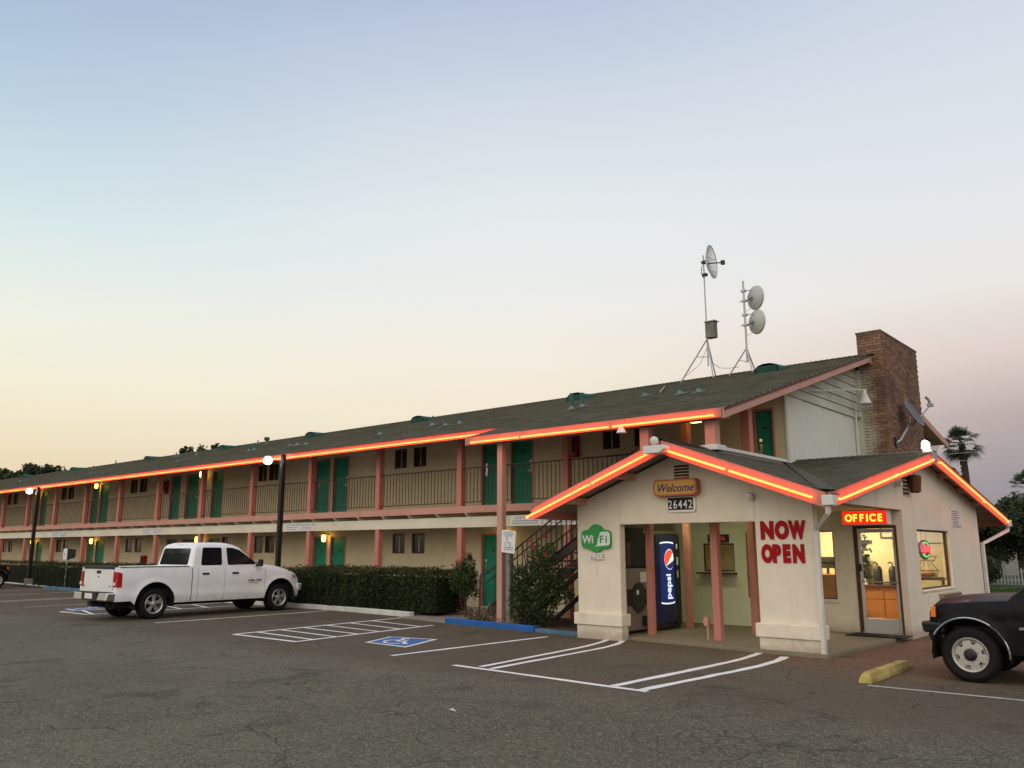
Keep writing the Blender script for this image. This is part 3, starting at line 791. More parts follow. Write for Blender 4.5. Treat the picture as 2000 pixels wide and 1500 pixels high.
B().box(chx0-.02, chx1+.02, chy0-.02, chy1+.02, chz1-.022, chz1+.03).make('chimney_cap', M['mortar'], ch, bevel=.012)
# fire extinguisher boxes
for x, z in ((-34.76, 4.26), (-13.0, 4.26), (-36.2, 1.1)):
    e = thing('extinguisher_box', {4: 'red fire extinguisher box on the upper motel wall above the white truck'}.get(int(z), 'red fire extinguisher box low on the ground floor wall beside the truck cab') if x < -20 else 'dark red fire extinguisher box on the upper wall above the staircase', 'extinguisher box', (x, YW, z))
    B().box(x-.15, x+.15, YW-.16, YW-.002, z-.27, z+.27).make('box', M['red'], e, bevel=.01)
    B().box(x-.11, x+.11, YW-.166, YW-.16, z-.2, z+.2).make('box_window', M['win'], e)

# ------------------------------------------------------------------ neon tubes
def neon(b, p, q, off):
    p = Vector(p); q = Vector(q); o = Vector(off)
    d = (q-p).normalized()
    b.tube([p-o*.9, p+o*0, p+d*.03, q-d*.03, q, q-o*.9], .019, 8)
def neon_run(parent, segs, off):
    for p, q in segs:
        b = B(); neon(b, p, q, off); t = b.make('neon_tube', M['neon'], parent, smooth=False)
        b = B(); p = Vector(p); q = Vector(q); o = Vector(off)
        for e in (.12, .5, .88):
            c = p+(q-p)*e; b.tube([c-o, c+o*.25], .009, 5)
        b.make('tube_support', M['black'], t)
yN = 15.27-.055; zN = zf(15.3)-.14
segs = []; x = -13.75
lens = [2.6, 2.6, 2.6, 2.3]+[3.0]*18
for i, L in enumerate(lens):
    if x-L < -75: break
    segs.append(((x-L+.05, yN, zN), (x, yN, zN))); x -= L
neon_run(motel, segs, (0, -.05, 0))
zN2 = zf(13.8)-.15
neon_run(motel, [((-13.0, 13.7, zN2), (-11.62, 13.7, zN2)), ((-11.5, 13.7, zN2), (-9.28, 13.7, zN2)), ((-9.13, 13.7, zN2), (-6.98, 13.7, zN2))], (0, -.05, 0))

# ------------------------------------------------------------------ office
office = thing('motel_office', 'cream stucco motel office with two neon lined gables and a covered porch', 'building', (-7.2, 15, 0))
XO = -4.75; YB = 16.75; YF = 13.1
RX, RZ = -7.3, 3.44           # front gable ridge
EX, EZ = -4.55, 2.44          # right eave
EXL, EZL = -10.1, 2.40        # left eave
fz = lambda x, y=0: RZ-(x-RX)*(RZ-EZ)/(EX-RX) if x > RX else RZ-(RX-x)*(RZ-EZL)/(RX-EXL)
SY, SZ = 18.25, 3.54          # side gable ridge
YE0, YE1 = 12.42, 24.75
sz = lambda x, y: SZ-(SY-y)*(SZ-EZ)/(SY-YE0) if y < SY else SZ-(y-SY)*(SZ-2.42)/(YE1-SY)
YV = YE0+(RZ-EZ)/((SZ-EZ)/(SY-YE0))
# front wall: two piers, header and gable
b = B(); T_ = .12
def gpoly(x0, x1, z0, y):
    xs_ = [x for x in (x0, RX, x1) if x0 <= x <= x1]
    return [(x0, y, z0), (x1, y, z0)]+[(x, y, fz(x)-T_) for x in sorted(set(xs_), reverse=True)]
b.prism(gpoly(-9.6, -8.64, -.1, YF), (0, .18, 0)); b.prism(gpoly(-6.0, -5.03, -.1, YF), (0, .18, 0)); b.prism(gpoly(-8.64, -6.0, 2.06, YF), (0, .18, 0))
b.make('wall', M['stucco'], office, bevel=.012)
b = B()
for x0, x1 in ((-9.6, -8.64), (-6.0, -5.03)):
    B().box(x0-.06, x1+.05, YF-.07, YF+.23, .245, .46).make('wall_band', M['stucco'], office, bevel=.015)
    B().box(x0-.02, x1+.015, YF-.03, YF+.20, -.12, .243).make('wall_base', M['stucco'], office, bevel=.015)
# side wall (window wall + gable over the recess)
b = B()
wy0, wy1, wz0, wz1 = 17.62, 20.0, .84, 2.0
def P(y, z): return (XO, y, z)
top = lambda y: sz(XO, y)-T_
quads = [[P(YB, -.1), P(wy0, -.1), P(wy0, top(wy0)), P(YB, top(YB))], [P(wy0, -.1), P(wy1, -.1), P(wy1, wz0), P(wy0, wz0)],
         [P(wy0, wz1), P(wy1, wz1), P(wy1, top(wy1)), P(SY, top(SY)), P(wy0, top(wy0))], [P(wy1, -.1), P(22.75, -.1), P(22.75, top(22.75)), P(wy1, top(wy1))],
         [P(YF+.18, 2.34), P(YB, 2.34), P(YB, top(YB)), P(YF+.18, top(YF+.18))]]
for q in quads: b.prism(q, (-.11, 0, 0))
b.make('wall', M['stucco'], office)
# porch rear wall with door, windows
b = B(); b.cr = 0
holes = [(-5.66, -4.86+.0, .06, 2.04), (-6.62, -6.06, .66, 1.98), (-8.9, -8.17, 1.15, 1.74), (-7.9, -7.72, .63, 1.98)]
panel(b, -9.6, -6.75, 0, 2.6, holes[2:], YB, .15, True); b.make('porch_wall', M['porchwall'], office)
b = B(); panel(b, -6.75, XO-.11, 0, 2.6, [(-5.66, -4.90, .06, 2.04), holes[1]], YB, .15, True); b.make('office_front_wall', M['stucco'], office)
b = B(); b.box(-9.6, -9.5, YF+.18, 14.1, 0, 2.33); b.box(-9.6, -9.5, 14.1, YB, 0, 2.0); b.make('porch_wall', M['porchwall'], office)
b = B(); b.box(-9.5, -5.03, YF+.181, YB, 2.335, 2.37); b.box(-5.03, XO-.21, YF-.3, YB, 2.335, 2.37); b.make('porch_ceiling', M['porchwall'], office)
b = B(); b.box(-9.6, -9.5, YB+.15, 22.75, 0, 2.5); b.box(-9.6, XO-.2, 22.6, 22.75, 0, 2.6); b.make('rear_wall', M['cream'], office)
b = B(); b.box(-9.5, XO-.2, YB+.15, 22.6, 2.42, 2.45); b.make('ceiling', M['cream'], office)
b = B(); b.box(-9.5, -5.62, 19.3, 19.4, .06, 2.42); b.make('partition', M['cream'], office)
b = B(); b.box(-9.5, XO-.2, YB+.15, 22.6, .061, .068); b.make('floor', M['brown'], office)
# pink porch posts
for x, y, w in ((-8.5, 13.9, .06), (-7.1, 13.82, .068), (-8.55, 15.42, .06), (-7.1, 15.32, .065)):
    B().box(x-w, x+w, y-w, y+w, .05, 2.335).make('post', M['pink'], office, bevel=.006)
b = B(); b.tube([(-7.28, 13.76, .06), (-7.28, 13.76, .34)], .022); b.box(-7.33, -7.25, 13.7, 13.8, .3, .44); b.make('outlet_box', M['pink_light'], office)

# aluminium glass door
dr = B(); x0, x1, z0, z1 = -5.62, -4.91, .09, 2.0; y0 = YB+.04
dr.box(x0, x0+.06, y0, y0+.045, z0, z1); dr.box(x1-.06, x1, y0, y0+.045, z0, z1); dr.box(x0+.06, x1-.06, y0, y0+.045, z0, .34); dr.box(x0+.06, x1-.06, y0, y0+.045, z1-.07, z1)
d = dr.make('door', M['alu'], office, bevel=.004)
B().box(x0+.06, x1-.06, y0+.02, y0+.026, .34, z1-.07).make('glass', M['glass'], d)
b = B(); b.tube([(x0-.0, y0-.05, 1.02), (x1-.02, y0-.05, 1.0)], .014); b.tube([(x0+.02, y0, 1.02), (x0+.02, y0-.05, 1.02)], .01); b.tube([(x1-.03, y0, 1.0), (x1-.03, y0-.05, 1.0)], .01); b.make('push_bar', M['steel'], d)
B().box(x0+.01, x0+.05, y0-.02, y0, 1.2, 1.34).make('lock', M['black'], d)
b = B(); b.box(x0-.05, x0-.006, YB-.015, YB+.1, .06, 2.06); b.box(x1+.001, x1+.038, YB-.015, YB+.1, .06, 2.06); b.box(x0-.006, x1+.006, YB-.015, YB+.1, 2.008, 2.06); b.make('door_frame', M['brown'], office)
b = B(); b.box(x0-.01, x1+.01, YB-.02, YB+.12, .06, .085); b.make('threshold', M['alu'], office)
def owin(x0, x1, z0, z1, rail=None):
    b = B(); f = .03
    b.box(x0, x1, YB+.03, YB+.08, z0, z0+f); b.box(x0, x1, YB+.03, YB+.08, z1-f, z1); b.box(x0, x0+f, YB+.03, YB+.08, z0+f, z1-f); b.box(x1-f, x1, YB+.03, YB+.08, z0+f, z1-f)
    if rail: b.box(x0+f, x1-f, YB+.03, YB+.07, rail-.015, rail+.015)
    w = b.make('window', M['brown'], office)
    B().box(x0+f, x1-f, YB+.05, YB+.055, z0+f, z1-f).make('pane', M['glass'], w); return w
owin(-6.62, -6.06, .66, 1.98, 1.35); owin(-8.9, -8.17, 1.15, 1.74); owin(-7.9, -7.72, .63, 1.98, 1.2)
b = B(); b.box(-6.66, -6.02, YB-.03, YB-.002, .60, .655); b.make('sill', M['white'], office)
b = B(); b.box(-8.92, -8.12, YB-.32, YB-.004, 1.10, 1.135); b.make('counter_shelf', M['brown'], office)
sw = B(); f = .035; X0, X1 = XO-.12, XO-.06
for a in ((wy0, wy1, wz0, wz0+f), (wy0, wy1, wz1-f, wz1), (wy0, wy0+f, wz0+f, wz1-f), (wy1-f, wy1, wz0+f, wz1-f)): sw.box(X0, X1, *a)
w = sw.make('window', M['brown'], office)
B().box(XO-.092, XO-.086, wy0+f, wy1-f, wz0+f, wz1-f).make('pane', M['glass'], w)
b = B(); b.box(XO-.01, XO+.025, wy0-.03, wy1+.03, wz0-.035, wz0-.004); b.make('sill', M['stucco'], office)

# office roof
b = B()
VP = (RX, YV)
slab(b, [(RX, YE0), (EX+.04, YE0), VP], lambda x, y: fz(x), .07)
slab(b, [(EXL, YE0), (RX, YE0), (RX, 14.0), (EXL, 14.0)], lambda x, y: fz(x), .07)
slab(b, [(EX+.04, YE0), (EX+.04, SY), (RX+.03, SY), VP], sz, .07)
slab(b, [(EX+.04, SY), (EX+.04, YE1), (RX+.03, YE1), (RX+.03, SY)], sz, .07)
roof = b.make('roof', M['wood_roof'], office)
b = B()
for sgn in (1,):
    b.add([(EX+.10, YE0-.05, EZ+.035), (EX-.10, YE0-.05, EZ+.055), (RX, YV-.12, RZ+.03), (RX, YV+.14, RZ+.05), (EX+.1, YE0+.14, EZ+.05)], [(0, 1, 2, 3, 4)], .3)
b.make('valley_strip', M['shingle'], roof)
b = B(); b.box(RX-.005, RX+.03, 14.02, YV, RZ-.12, RZ+.1); b.box(RX+.03, RX+.10, 14.1, YV-.1, RZ+.02, RZ+.045); b.make('flashing', M['white'], roof)
# rakes and fascias
def rk(x0, x1, z0, z1, y=YE0, h=.235):
    b = B(); b.hexa([(x0, y-.04, z0-h), (x1, y-.04, z1-h), (x1, y, z1-h), (x0, y, z0-h)], [(x0, y-.04, z0-.004), (x1, y-.04, z1-.004), (x1, y, z1-.004), (x0, y, z0-.004)])
    return b.make('rake_board', M['pink'], office)
rk(EXL, RX-.02, EZL, RZ); rk(RX+.02, EX+.0, RZ, EZ)
def rky(y0, y1, z0, z1, x=EX+.04, h=.235):
    b = B(); b.hexa([(x, y0, z0-h), (x+.04, y0, z0-h), (x+.04, y1, z1-h), (x, y1, z1-h)], [(x, y0, z0-.004), (x+.04, y0, z0-.004), (x+.04, y1, z1-.004), (x, y1, z1-.004)])
    return b.make('rake_board', M['pink'], office)
rky(YE0-.02, SY-.02, EZ, SZ); rky(SY+.02, YE1, SZ, 2.42)
B().box(EXL-.04, EXL, YE0-.04, 14.0, EZL-.22, EZL-.02).make('eave_fascia', M['pink'], office); B().box(RX, EX+.0, YE1, YE1+.04, 2.2, 2.4).make('eave_fascia', M['pink'], office)
for y in (13.6, 15.0, 16.4, 19.6, 21.0, 22.4, 23.8): B().box(XO+.002, EX+.03, y-.03, y+.03, sz(0, y)-.2, sz(0, y)-.09).make('rafter_tail', M['pink_light'], office)
for x in (-9.4, -8.3, -6.4, -5.3): B().box(x-.03, x+.03, YE0+.005, YF-.004, fz(x)-.22, fz(x)-.09).make('rafter_tail', M['pink_light'], office)
# shingles: the 300 nearest are single pieces under the roof
tri = [(RX+.1, YE0-.03), (EX+.1, YE0-.03), (EX+.1, YE0+.05), (RX+.1, YV)]
t1 = shingles(None, tri, lambda x, y: fz(x), (0, 1), (-1, 0), YE0-.03, YV, -EX-.1, -RX, tabw=.32, exp=.15)
sidep = [(EX+.1, YE0-.05), (EX+.1, SY), (RX+.05, SY), (RX+.05, YV)]
t2 = shingles(None, sidep, sz, (1, 0), (0, 1), RX, EX+.1, YE0-.03, SY, tabw=.32, exp=.15)
t3 = shingles(None, [(EX+.1, SY), (EX+.1, YE1+.02), (RX+.05, YE1+.02), (RX+.05, SY)], sz, (1, 0), (0, -1), RX, EX+.1, -YE1-.02, -SY, tabw=.32, exp=.15)
t4 = shingles(None, [(EXL-.05, YE0-.03), (RX, YE0-.03), (RX, 14.0), (EXL-.05, 14.0)], lambda x, y: fz(x), (0, 1), (1, 0), YE0-.03, 14.0, EXL-.05, RX, tabw=.32, exp=.15)
near = sorted(t1+t2, key=lambda q: Vector(q[0][0]).length); ns = 0
def one_shingle(t):
    top, bot = t; c = sum((Vector(p) for p in top), Vector())/4
    me = bpy.data.meshes.new('shingle'); me.from_pydata([tuple(Vector(p)-c) for p in top+bot[:2]], [], [(0, 1, 2, 3), (4, 5, 1, 0), (4, 0, 3), (5, 2, 1)])
    me.materials.append(M['shingle_o']); shared('shingle', me, roof, Matrix.Translation(c))
for t in near[:300]: one_shingle(t)
b = B(); tabs_to(b, near[300:]+t3+t4)
x = RX
while x < EX+.08:
    b.add([(x, SY-.15, sz(0, SY-.15)+.03), (x+.16, SY-.15, sz(0, SY-.15)+.018), (x+.16, SY, SZ+.03), (x, SY, SZ+.045), (x+.16, SY+.15, sz(0, SY+.15)+.018), (x, SY+.15, sz(0, SY+.15)+.03)], [(0, 1, 2, 3), (3, 2, 4, 5)], random.random()); x += .15
y = YE0-.04
while y < 14.0:
    b.add([(RX-.15, y, RZ-.03), (RX-.15, y+.16, RZ-.04), (RX, y+.16, RZ+.03), (RX, y, RZ+.045), (RX+.15, y+.16, RZ-.04), (RX+.15, y, RZ-.03)], [(0, 1, 2, 3), (3, 2, 4, 5)], random.random()); y += .15
b.make('shingle_field', M['shingle'], roof, kind='stuff')
# neon on the gables
o = (0, -.05, 0); yn = YE0-.04-.055
def rp(x, dz=-.14): return (x, yn, fz(x)+dz)
neon_run(office, [((EXL-.12, yn, EZL-.19), rp(-8.78)), (rp(-8.70), rp(RX-.17)), (rp(RX+.18), rp(-6.13)), (rp(-6.03), rp(EX-.2))], o)
xn = EX+.08+.055
def ry(y, dz=-.14): return (xn, y, sz(0, y)+dz)
neon_run(office, [(ry(YE0+.25), ry(15.55)), (ry(15.65), ry(SY-.22)), (ry(SY+.3), ry(22.15)), (ry(22.25), ry(YE1-.15))], (.05, 0, 0))
# gutters and downspouts
b = B(); b.box(EX-.02, EX+.15, YE0-.16, YE0+.02, EZ-.20, EZ-.05); b.make('gutter', M['white'], office, bevel=.01)
b = B(); b.tube([(EX+.05, YE0-.08, EZ-.18), (EX+.03, YE0-.05, 2.14), (-4.98, YF-.04, 1.93), (-4.98, YF-.04, 1.8), (-4.985, YF-.045, -.02)], .045, 4); b.make('downspout', M['white'], office)
b = B(); b.box(EX+.0, EX+.14, YE1-.02, YE1+.2, 2.2, 2.36); b.tube([(EX+.07, YE1+.08, 2.22), (EX+.05, YE1+.05, 2.1), (XO+.05, 22.8, 1.75), (XO+.05, 22.8, 0)], .05, 4); b.make('downspout', M['white'], office)
# gable vents
def gv(vert, a0, a1, z0, z1):
    b = B(); k = 5; s = (z1-z0)/k
    for i in range(k):
        if vert == 'y': b.box(a0, a1, YF-.022, YF-.002, z0+i*s, z0+i*s+.014)
        else: b.box(XO+.002, XO+.022, a0, a1, z0+i*s, z0+i*s+.014)
    v = b.make('gable_vent', M['stucco'], office)
    (B().box(a0, a1, YF-.006, YF-.001, z0, z1) if vert == 'y' else B().box(XO+.001, XO+.006, a0, a1, z0, z1)).make('vent_screen', M['brown'], v)
gv('y', -7.46, -7.17, 2.80, 3.07); gv('x', 16.95, 17.32, 2.62, 2.98)
# through-wall air conditioner and panel
b = B(); b.box(XO-.02, XO+.09, 18.72, 20.2, .36, .73); ac = b.make('air_conditioner', M['wood_roof'], office, bevel=.01)
b = B()
for i in range(8): b.box(XO+.09, XO+.1, 18.76, 20.16, .39+i*.042, .41+i*.042)
b.make('grille', M['brown'], ac)
B().box(XO+.002, XO+.018, 17.98, 18.7, .3, .74).make('wall_panel', M['stucco'], office)

# lights and rooms behind the glass
def lamp(name, label, cat, box, m, frame=None):
    c = ((box[0]+box[1])/2, (box[2]+box[3])/2, box[5])
    t = thing(name, label, cat, c)
    B().box(*box).make('diffuser', m, t)
    B().box(box[0]-.03, box[1]+.03, box[2]-.03, box[3]+.03, box[5], box[5]+.03).make('housing', M['white'], t)
lamp('ceiling_light', 'greenish fluorescent tube light on the porch ceiling near the ticket window', 'light', (-8.5, -7.4, 15.0, 15.14, 2.26, 2.30), M['fluor'])
lamp('ceiling_light', 'warm ceiling panel over the office counter behind the glass door', 'light', (-7.2, -6.0, 17.7, 18.4, 2.36, 2.385), M['roomlight'])
lamp('ceiling_light', 'warm ceiling panel over the side room behind the open sign', 'light', (-7.0, -5.8, 20.6, 21.3, 2.36, 2.385), M['roomlight'])
ct = thing('counter_cabinet', 'orange oak cabinet with dark worktop behind the glass office door', 'cabinet', (-6.3, 18.9, .07))
B().box(-7.6, -5.3, 18.62, 19.28, .07, .84).make('carcass', M['cabinet'], ct)
B().box(-7.62, -5.26, 18.56, 19.29, .845, .885).make('worktop', M['brown'], ct)
for i in range(5):
    B().box(-7.58+i*.456, -7.58+i*.456+.44, 18.6, 18.618, .14 if i < 3 else .14, .80 if i < 3 else .58).make('cabinet_door', M['cabinet'], ct, bevel=.004)
for i in (3, 4): B().box(-7.58+i*.456, -7.58+i*.456+.44, 18.6, 18.618, .60, .80).make('drawer', M['cabinet'], ct, bevel=.004)
cm = thing('coffee_machine', 'black and steel coffee brewer at the left end of the office worktop', 'coffee machine', (-6.35, 18.95, .885))
B().box(-6.62, -6.2, 18.75, 19.15, .885, 1.28).make('body', M['black'], cm, bevel=.01); B().box(-6.66, -6.18, 18.72, 19.18, 1.285, 1.48).make('hood', M['steel'], cm, bevel=.01)
for i, x in enumerate((-5.93, -5.62)):
    a = thing('coffee_airpot', ['black pump airpot of coffee nearer to the brewer', 'black pump airpot of coffee at the right edge of the glass door'][i], 'airpot', (x, 18.85, .885), group='coffee airpots')
    B().lathe([(.085, .0), (.09, .02), (.09, .30), (.07, .36), (.05, .38)], (x, 18.85, .885), n=16).make('body', M['black'], a, smooth=True)
    B().tube([(x, 18.85, 1.26), (x, 18.84, 1.31), (x-.02, 18.78, 1.35), (x-.05, 18.72, 1.33)], .014).make('spout', M['black'], a)
c = B().lathe([(.035, 0), (.045, .12)], (-6.12, 18.66, .886), n=12).make('paper_cup', M['paper']); tag(c, 'small white paper cup standing on the office worktop', 'cup')
def frame(x0, x1, z0, z1, y, label, inner):
    t = thing('picture_frame', label, 'picture', ((x0+x1)/2, y, z0))
    b = B(); f = .03
    b.box(x0, x1, y-.03, y, z0, z0+f); b.box(x0, x1, y-.03, y, z1-f, z1); b.box(x0, x0+f, y-.03, y, z0+f, z1-f); b.box(x1-f, x1, y-.03, y, z0+f, z1-f); b.make('frame', M['black'], t)
    B().box(x0+f, x1-f, y-.012, y-.002, z0+f, z1-f).make('print', inner, t)
frame(-5.95, -5.63, 1.85, 2.25, 19.29, 'dark framed print high on the cream wall behind the coffee airpots', M['paper'])
frame(-6.45, -6.15, 1.74, 1.82, 19.29, 'small dark plaque on the cream wall above the coffee brewer', M['brown'])
frame(-6.3, -5.3, 1.75, 2.25, 22.59, 'wide framed botanical print on the back wall behind the open sign', M['paper'])
vn = thing('trailing_vine', 'leafy green vine hanging inside the left edge of the office door', 'plant', (-5.75, 17.3, 2.3))
def leafcloud(pts, size, rng=np.random, elong=1.6, updir=0):
    n = len(pts); a = rng.normal(size=(n, 3)); a /= np.linalg.norm(a, axis=1)[:, None]
    c = rng.normal(size=(n, 3)); c[:, 2] += updir; u = np.cross(a, c); u /= np.linalg.norm(u, axis=1)[:, None]
    w = np.cross(a, u); s = size*rng.uniform(.6, 1.35, (n, 1))
    v = np.stack([pts-u*s*elong/2, pts+w*s/2, pts+u*s*elong/2, pts-w*s/2], 1)
    return v.reshape(-1, 3)
def leafmesh(name, pts, size, mat_, parent=None, kind=None, elong=1.6, rnd=None, updir=0):
    pts = np.asarray(pts, float); v = leafcloud(pts, size, elong=elong, updir=updir); o0 = org(parent)
    v = v-np.array(o0)
    n = len(pts); me = bpy.data.meshes.new(name)
    me.vertices.add(4*n); me.vertices.foreach_set('co', v.astype(np.float32).ravel())
    me.loops.add(4*n); me.loops.foreach_set('vertex_index', np.arange(4*n, dtype=np.int32))
    me.polygons.add(n); me.polygons.foreach_set('loop_start', np.arange(0, 4*n, 4, dtype=np.int32))
    try: me.polygons.foreach_set('loop_total', np.full(n, 4, dtype=np.int32))
    except Exception: pass
    me.update(calc_edges=True); me.validate()
    r = np.random.uniform(0, 1, n) if rnd is None else np.clip(rnd+np.random.uniform(-.2, .2, n), 0, 1)
    a = me.attributes.new('rnd', 'FLOAT', 'POINT'); a.data.foreach_set('value', np.repeat(r, 4).astype(np.float32))
    me.materials.append(mat_); o = bpy.data.objects.new(name, me); link(o, parent); ORG[o.name] = o0
    if kind: o['kind'] = kind
    return o
p = np.random.normal(size=(260, 3))*np.array([.07, .05, .5])+np.array([-5.66, 17.15, 1.75]); p = p[(p[:, 2] < 2.3) & (p[:, 2] > 1.0)]
leafmesh('leaf_cluster', p, .07, M['rose'], vn, elong=1.2)
B().tube([(-5.7, 17.2, 2.38), (-5.68, 17.16, 1.7), (-5.66, 17.15, 1.05)], .008).make('stem', M['bark'], vn)
tb = thing('side_table', 'brown table below the side window holding a basket', 'table', (-5.6, 21.4, .07))
B().box(-6.9, -5.1, 20.9, 21.9, .93, .98).make('tabletop', M['brown'], tb)
for x in (-6.8, -5.2):
    for y in (21.0, 21.8): B().box(x-.03, x+.03, y-.03, y+.03, .07, .93).make('leg', M['brown'], tb)
bk = thing('wire_basket', 'two tier wire basket with brown bread loaves on the table in the side window', 'basket', (-5.6, 21.1, .98))
b = B()
for z, r in ((1.02, .22), (1.14, .26), (1.36, .2), (1.46, .24)): b.tube([(-5.55+r*math.cos(a), 21.1+r*math.sin(a), z) for a in [i*math.pi/8 for i in range(17)]], .007, 5)
for i in range(8):
    a = i*math.pi/4; b.tube([(-5.55+.2*math.cos(a), 21.1+.2*math.sin(a), 1.0), (-5.55+.26*math.cos(a), 21.1+.26*math.sin(a), 1.14), (-5.55+.12*math.cos(a), 21.1+.12*math.sin(a), 1.3), (-5.55+.24*math.cos(a), 21.1+.24*math.sin(a), 1.46)], .006, 5)
b.make('wire_frame', M['brown'], bk)
B().sphere((-5.55, 21.1, 1.07), .2, sc=(1, .8, .4)).make('loaf', M['cabinet'], bk, smooth=True)
# till screen and chair back seen in the window left of the door
tl = thing('till_screen', 'dark till screen on the reception counter left of the glass door', 'monitor', (-6.75, 18.2, 1.2))
B().box(-6.95, -6.6, 18.25, 18.29, 1.22, 1.46).make('screen', M['black'], tl, bevel=.006); B().box(-6.8, -6.75, 18.27, 18.3, 1.1, 1.24).make('stand', M['black'], tl)
M['cab_dark'] = painted('dark_panelling', (.22, .10, .035), .6, .15, 3, .05)
rc = B(); rc.box(-8.6, -6.45, 17.9, 18.5, .07, 1.06); rc.box(-8.65, -6.4, 17.84, 18.55, 1.065, 1.1)
tag(rc.make('reception_counter', M['cab_dark']), 'brown panelled reception counter behind the porch windows', 'counter')

# ---- signs
ws = thing('welcome_sign', 'yellow and orange Welcome sign with clipped corners above the porch opening', 'sign', (-7.37, YF, 2.5))
def clipped(x0, x1, z0, z1, c, y): return [(x0+c, y, z0), (x1-c, y, z0), (x1, y, z0+c), (x1, y, z1-c), (x1-c, y, z1), (x0+c, y, z1), (x0, y, z1-c), (x0, y, z0+c)]
B().prism(clipped(-7.80, -6.95, 2.53, 2.82, .05, YF-.16), (0, .14, 0)).make('sign_box', M['sign_orange'], ws)
B().prism(clipped(-7.77, -6.98, 2.56, 2.79, .04, YF-.166), (0, .006, 0)).make('sign_face', M['yellow_sign'], ws)
text('Welcome', 'lettering', M['ink'], ws, (-7.375, YF-.168, 2.60), .2, FR, .002, .003, .35, 'CENTER', .92)
ns_ = thing('house_number_sign', 'white framed house number board reading 26442 with black tiles', 'sign', (-7.3, YF, 2.25))
B().prism(clipped(-7.60, -7.05, 2.25, 2.52, .04, YF-.03), (0, .026, 0)).make('board', M['sign_white'], ns_)
for i, ch_ in enumerate('26442'):
    xx = -7.585+i*.099
    tl_ = B().box(xx, xx+.093, YF-.038, YF-.03, 2.29, 2.50).make('number_tile', M['dark'], ns_)
    text(ch_, 'numeral', M['sign_white'], tl_, (xx+.047, YF-.042, 2.315), .205, FR, .002, .002, 0, 'CENTER', .78)
wf = thing('wifi_sign', 'green cloud shaped WiFi FREE sign on the left porch pier', 'sign', (-9.13, YF, 1.8))
def blob(cs, y, d, name, m, par):
    # union outline by sampling the farthest boundary
    cx = sum(c[0] for c in cs)/len(cs); cz = sum(c[1] for c in cs)/len(cs); pts = []
    for i in range(96):
        a = 2*math.pi*i/96; best = 0
        for (x, z, rx, rz) in cs:
            for r in np.linspace(.02, .6, 180):
                px, pz = cx+r*math.cos(a), cz+r*math.sin(a)
                if abs((px-x)/rx)**5+abs((pz-z)/rz)**5 < 1 if rx > .2 else ((px-x)/rx)**2+((pz-z)/rz)**2 < 1: best = max(best, r)
        pts.append((cx+best*math.cos(a), y, cz+best*math.sin(a)))
    return B().prism(pts, (0, d, 0)).make(name, m, par)
blob([(-9.14, 1.80, .33, .178), (-9.14, 1.815, .1999, .262)], YF-.06, .058, 'sign_board', M['green_sign'], wf)
rr_ = []
for (cx, cz, a0) in ((-8.87, 1.88, 0), (-8.99, 1.88, 90), (-9.02, 1.70, 235), (-8.87, 1.74, 270)):
    if a0 == 235: rr_ += [(-9.08, YF-.066, 1.80), (-9.10, YF-.066, 1.70), (-9.15, YF-.066, 1.665)]
    else: rr_ += [(cx+.055*math.cos(R(a0+q)), YF-.066, cz+.055*math.sin(R(a0+q))) for q in (0, 22, 45, 67, 90)]
B().prism(rr_, (0, .005, 0)).make('speech_bubble', M['sign_white'], wf)
text('Wi', 'lettering', M['sign_white'], wf, (-9.435, YF-.064, 1.73), .205, FR, .004, .005, 0, 'LEFT', .98)
text('F', 'lettering', M['green_sign'], wf, (-9.045, YF-.07, 1.73), .195, FR, .003, .004, 0, 'LEFT', 1.0); text('i', 'lettering', M['green_sign'], wf, (-8.915, YF-.07, 1.73), .195, FR, .003, .004, 0, 'LEFT', 1.0)
text('FREE', 'lettering', M['sign_white'], wf, (-9.14, YF-.035, 1.44), .145, FR, .012, .006, 0, 'CENTER', 1.0)
no = thing('now_open_letters', 'big red NOW OPEN letters on the right porch pier', 'sign', (-5.54, YF, 1.7))
for word, z, xs in (('NOW', 1.795, (-5.915, -5.665, -5.425)), ('OPEN', 1.425, (-5.915, -5.73, -5.56, -5.40))):
    for ch_, x in zip(word, xs):
        wsc = {'N': .78, 'O': .72, 'W': .62, 'P': .78, 'E': .74}[ch_]
        if word == 'OPEN': wsc *= .85
        text(ch_, 'letter', M['red'], no, (x+.010, YF-.010, z), .355, FR, .008, .026, 0, 'LEFT', wsc*1.03)
os_ = thing('office_sign', 'lit red OFFICE box sign with glowing yellow letters over the glass door', 'sign', (-5.2, 16.2, 2.2))
B().box(-5.66, -4.84, 16.17, 16.40, 2.06, 2.325).make('sign_box', M['white'], os_, bevel=.01)
B().box(-5.645, -4.855, 16.155, 16.169, 2.075, 2.31).make('sign_face', M['off_red'], os_)
for i, ch_ in enumerate('OFFICE'):
    text(ch_, 'letter', M['off_let'], os_, ((-5.60, -5.455, -5.335, -5.215, -5.155, -5.01)[i], 16.15, 2.125), .185, FR, .004, .006, 0, 'LEFT', .9)
b = B(); b.tube([(-5.3, 16.3, 2.325), (-5.3, 16.3, 2.34)], .02); b.make('bracket', M['steel'], os_)
OY = 18.72
op = thing('open_neon_sign', 'shield shaped neon Open sign hanging inside the side window', 'sign', (XO-.15, OY, 1.6))
pts = [(XO-.2, OY+.42*math.cos(a)*(1 if math.sin(a) > -.3 else .85), 1.615+(.19 if math.sin(a) > 0 else .21)*math.sin(a)) for a in [2*math.pi*i/28 for i in range(28)]]
B().prism(pts, (.03, 0, 0)).make('backing', M['black'], op)
text('Open', 'lettering', M['neon_r'], op, (XO-.158, OY+.01, 1.56), .27, FX, .004, .004, .3, 'CENTER', 1.15)
b = B()
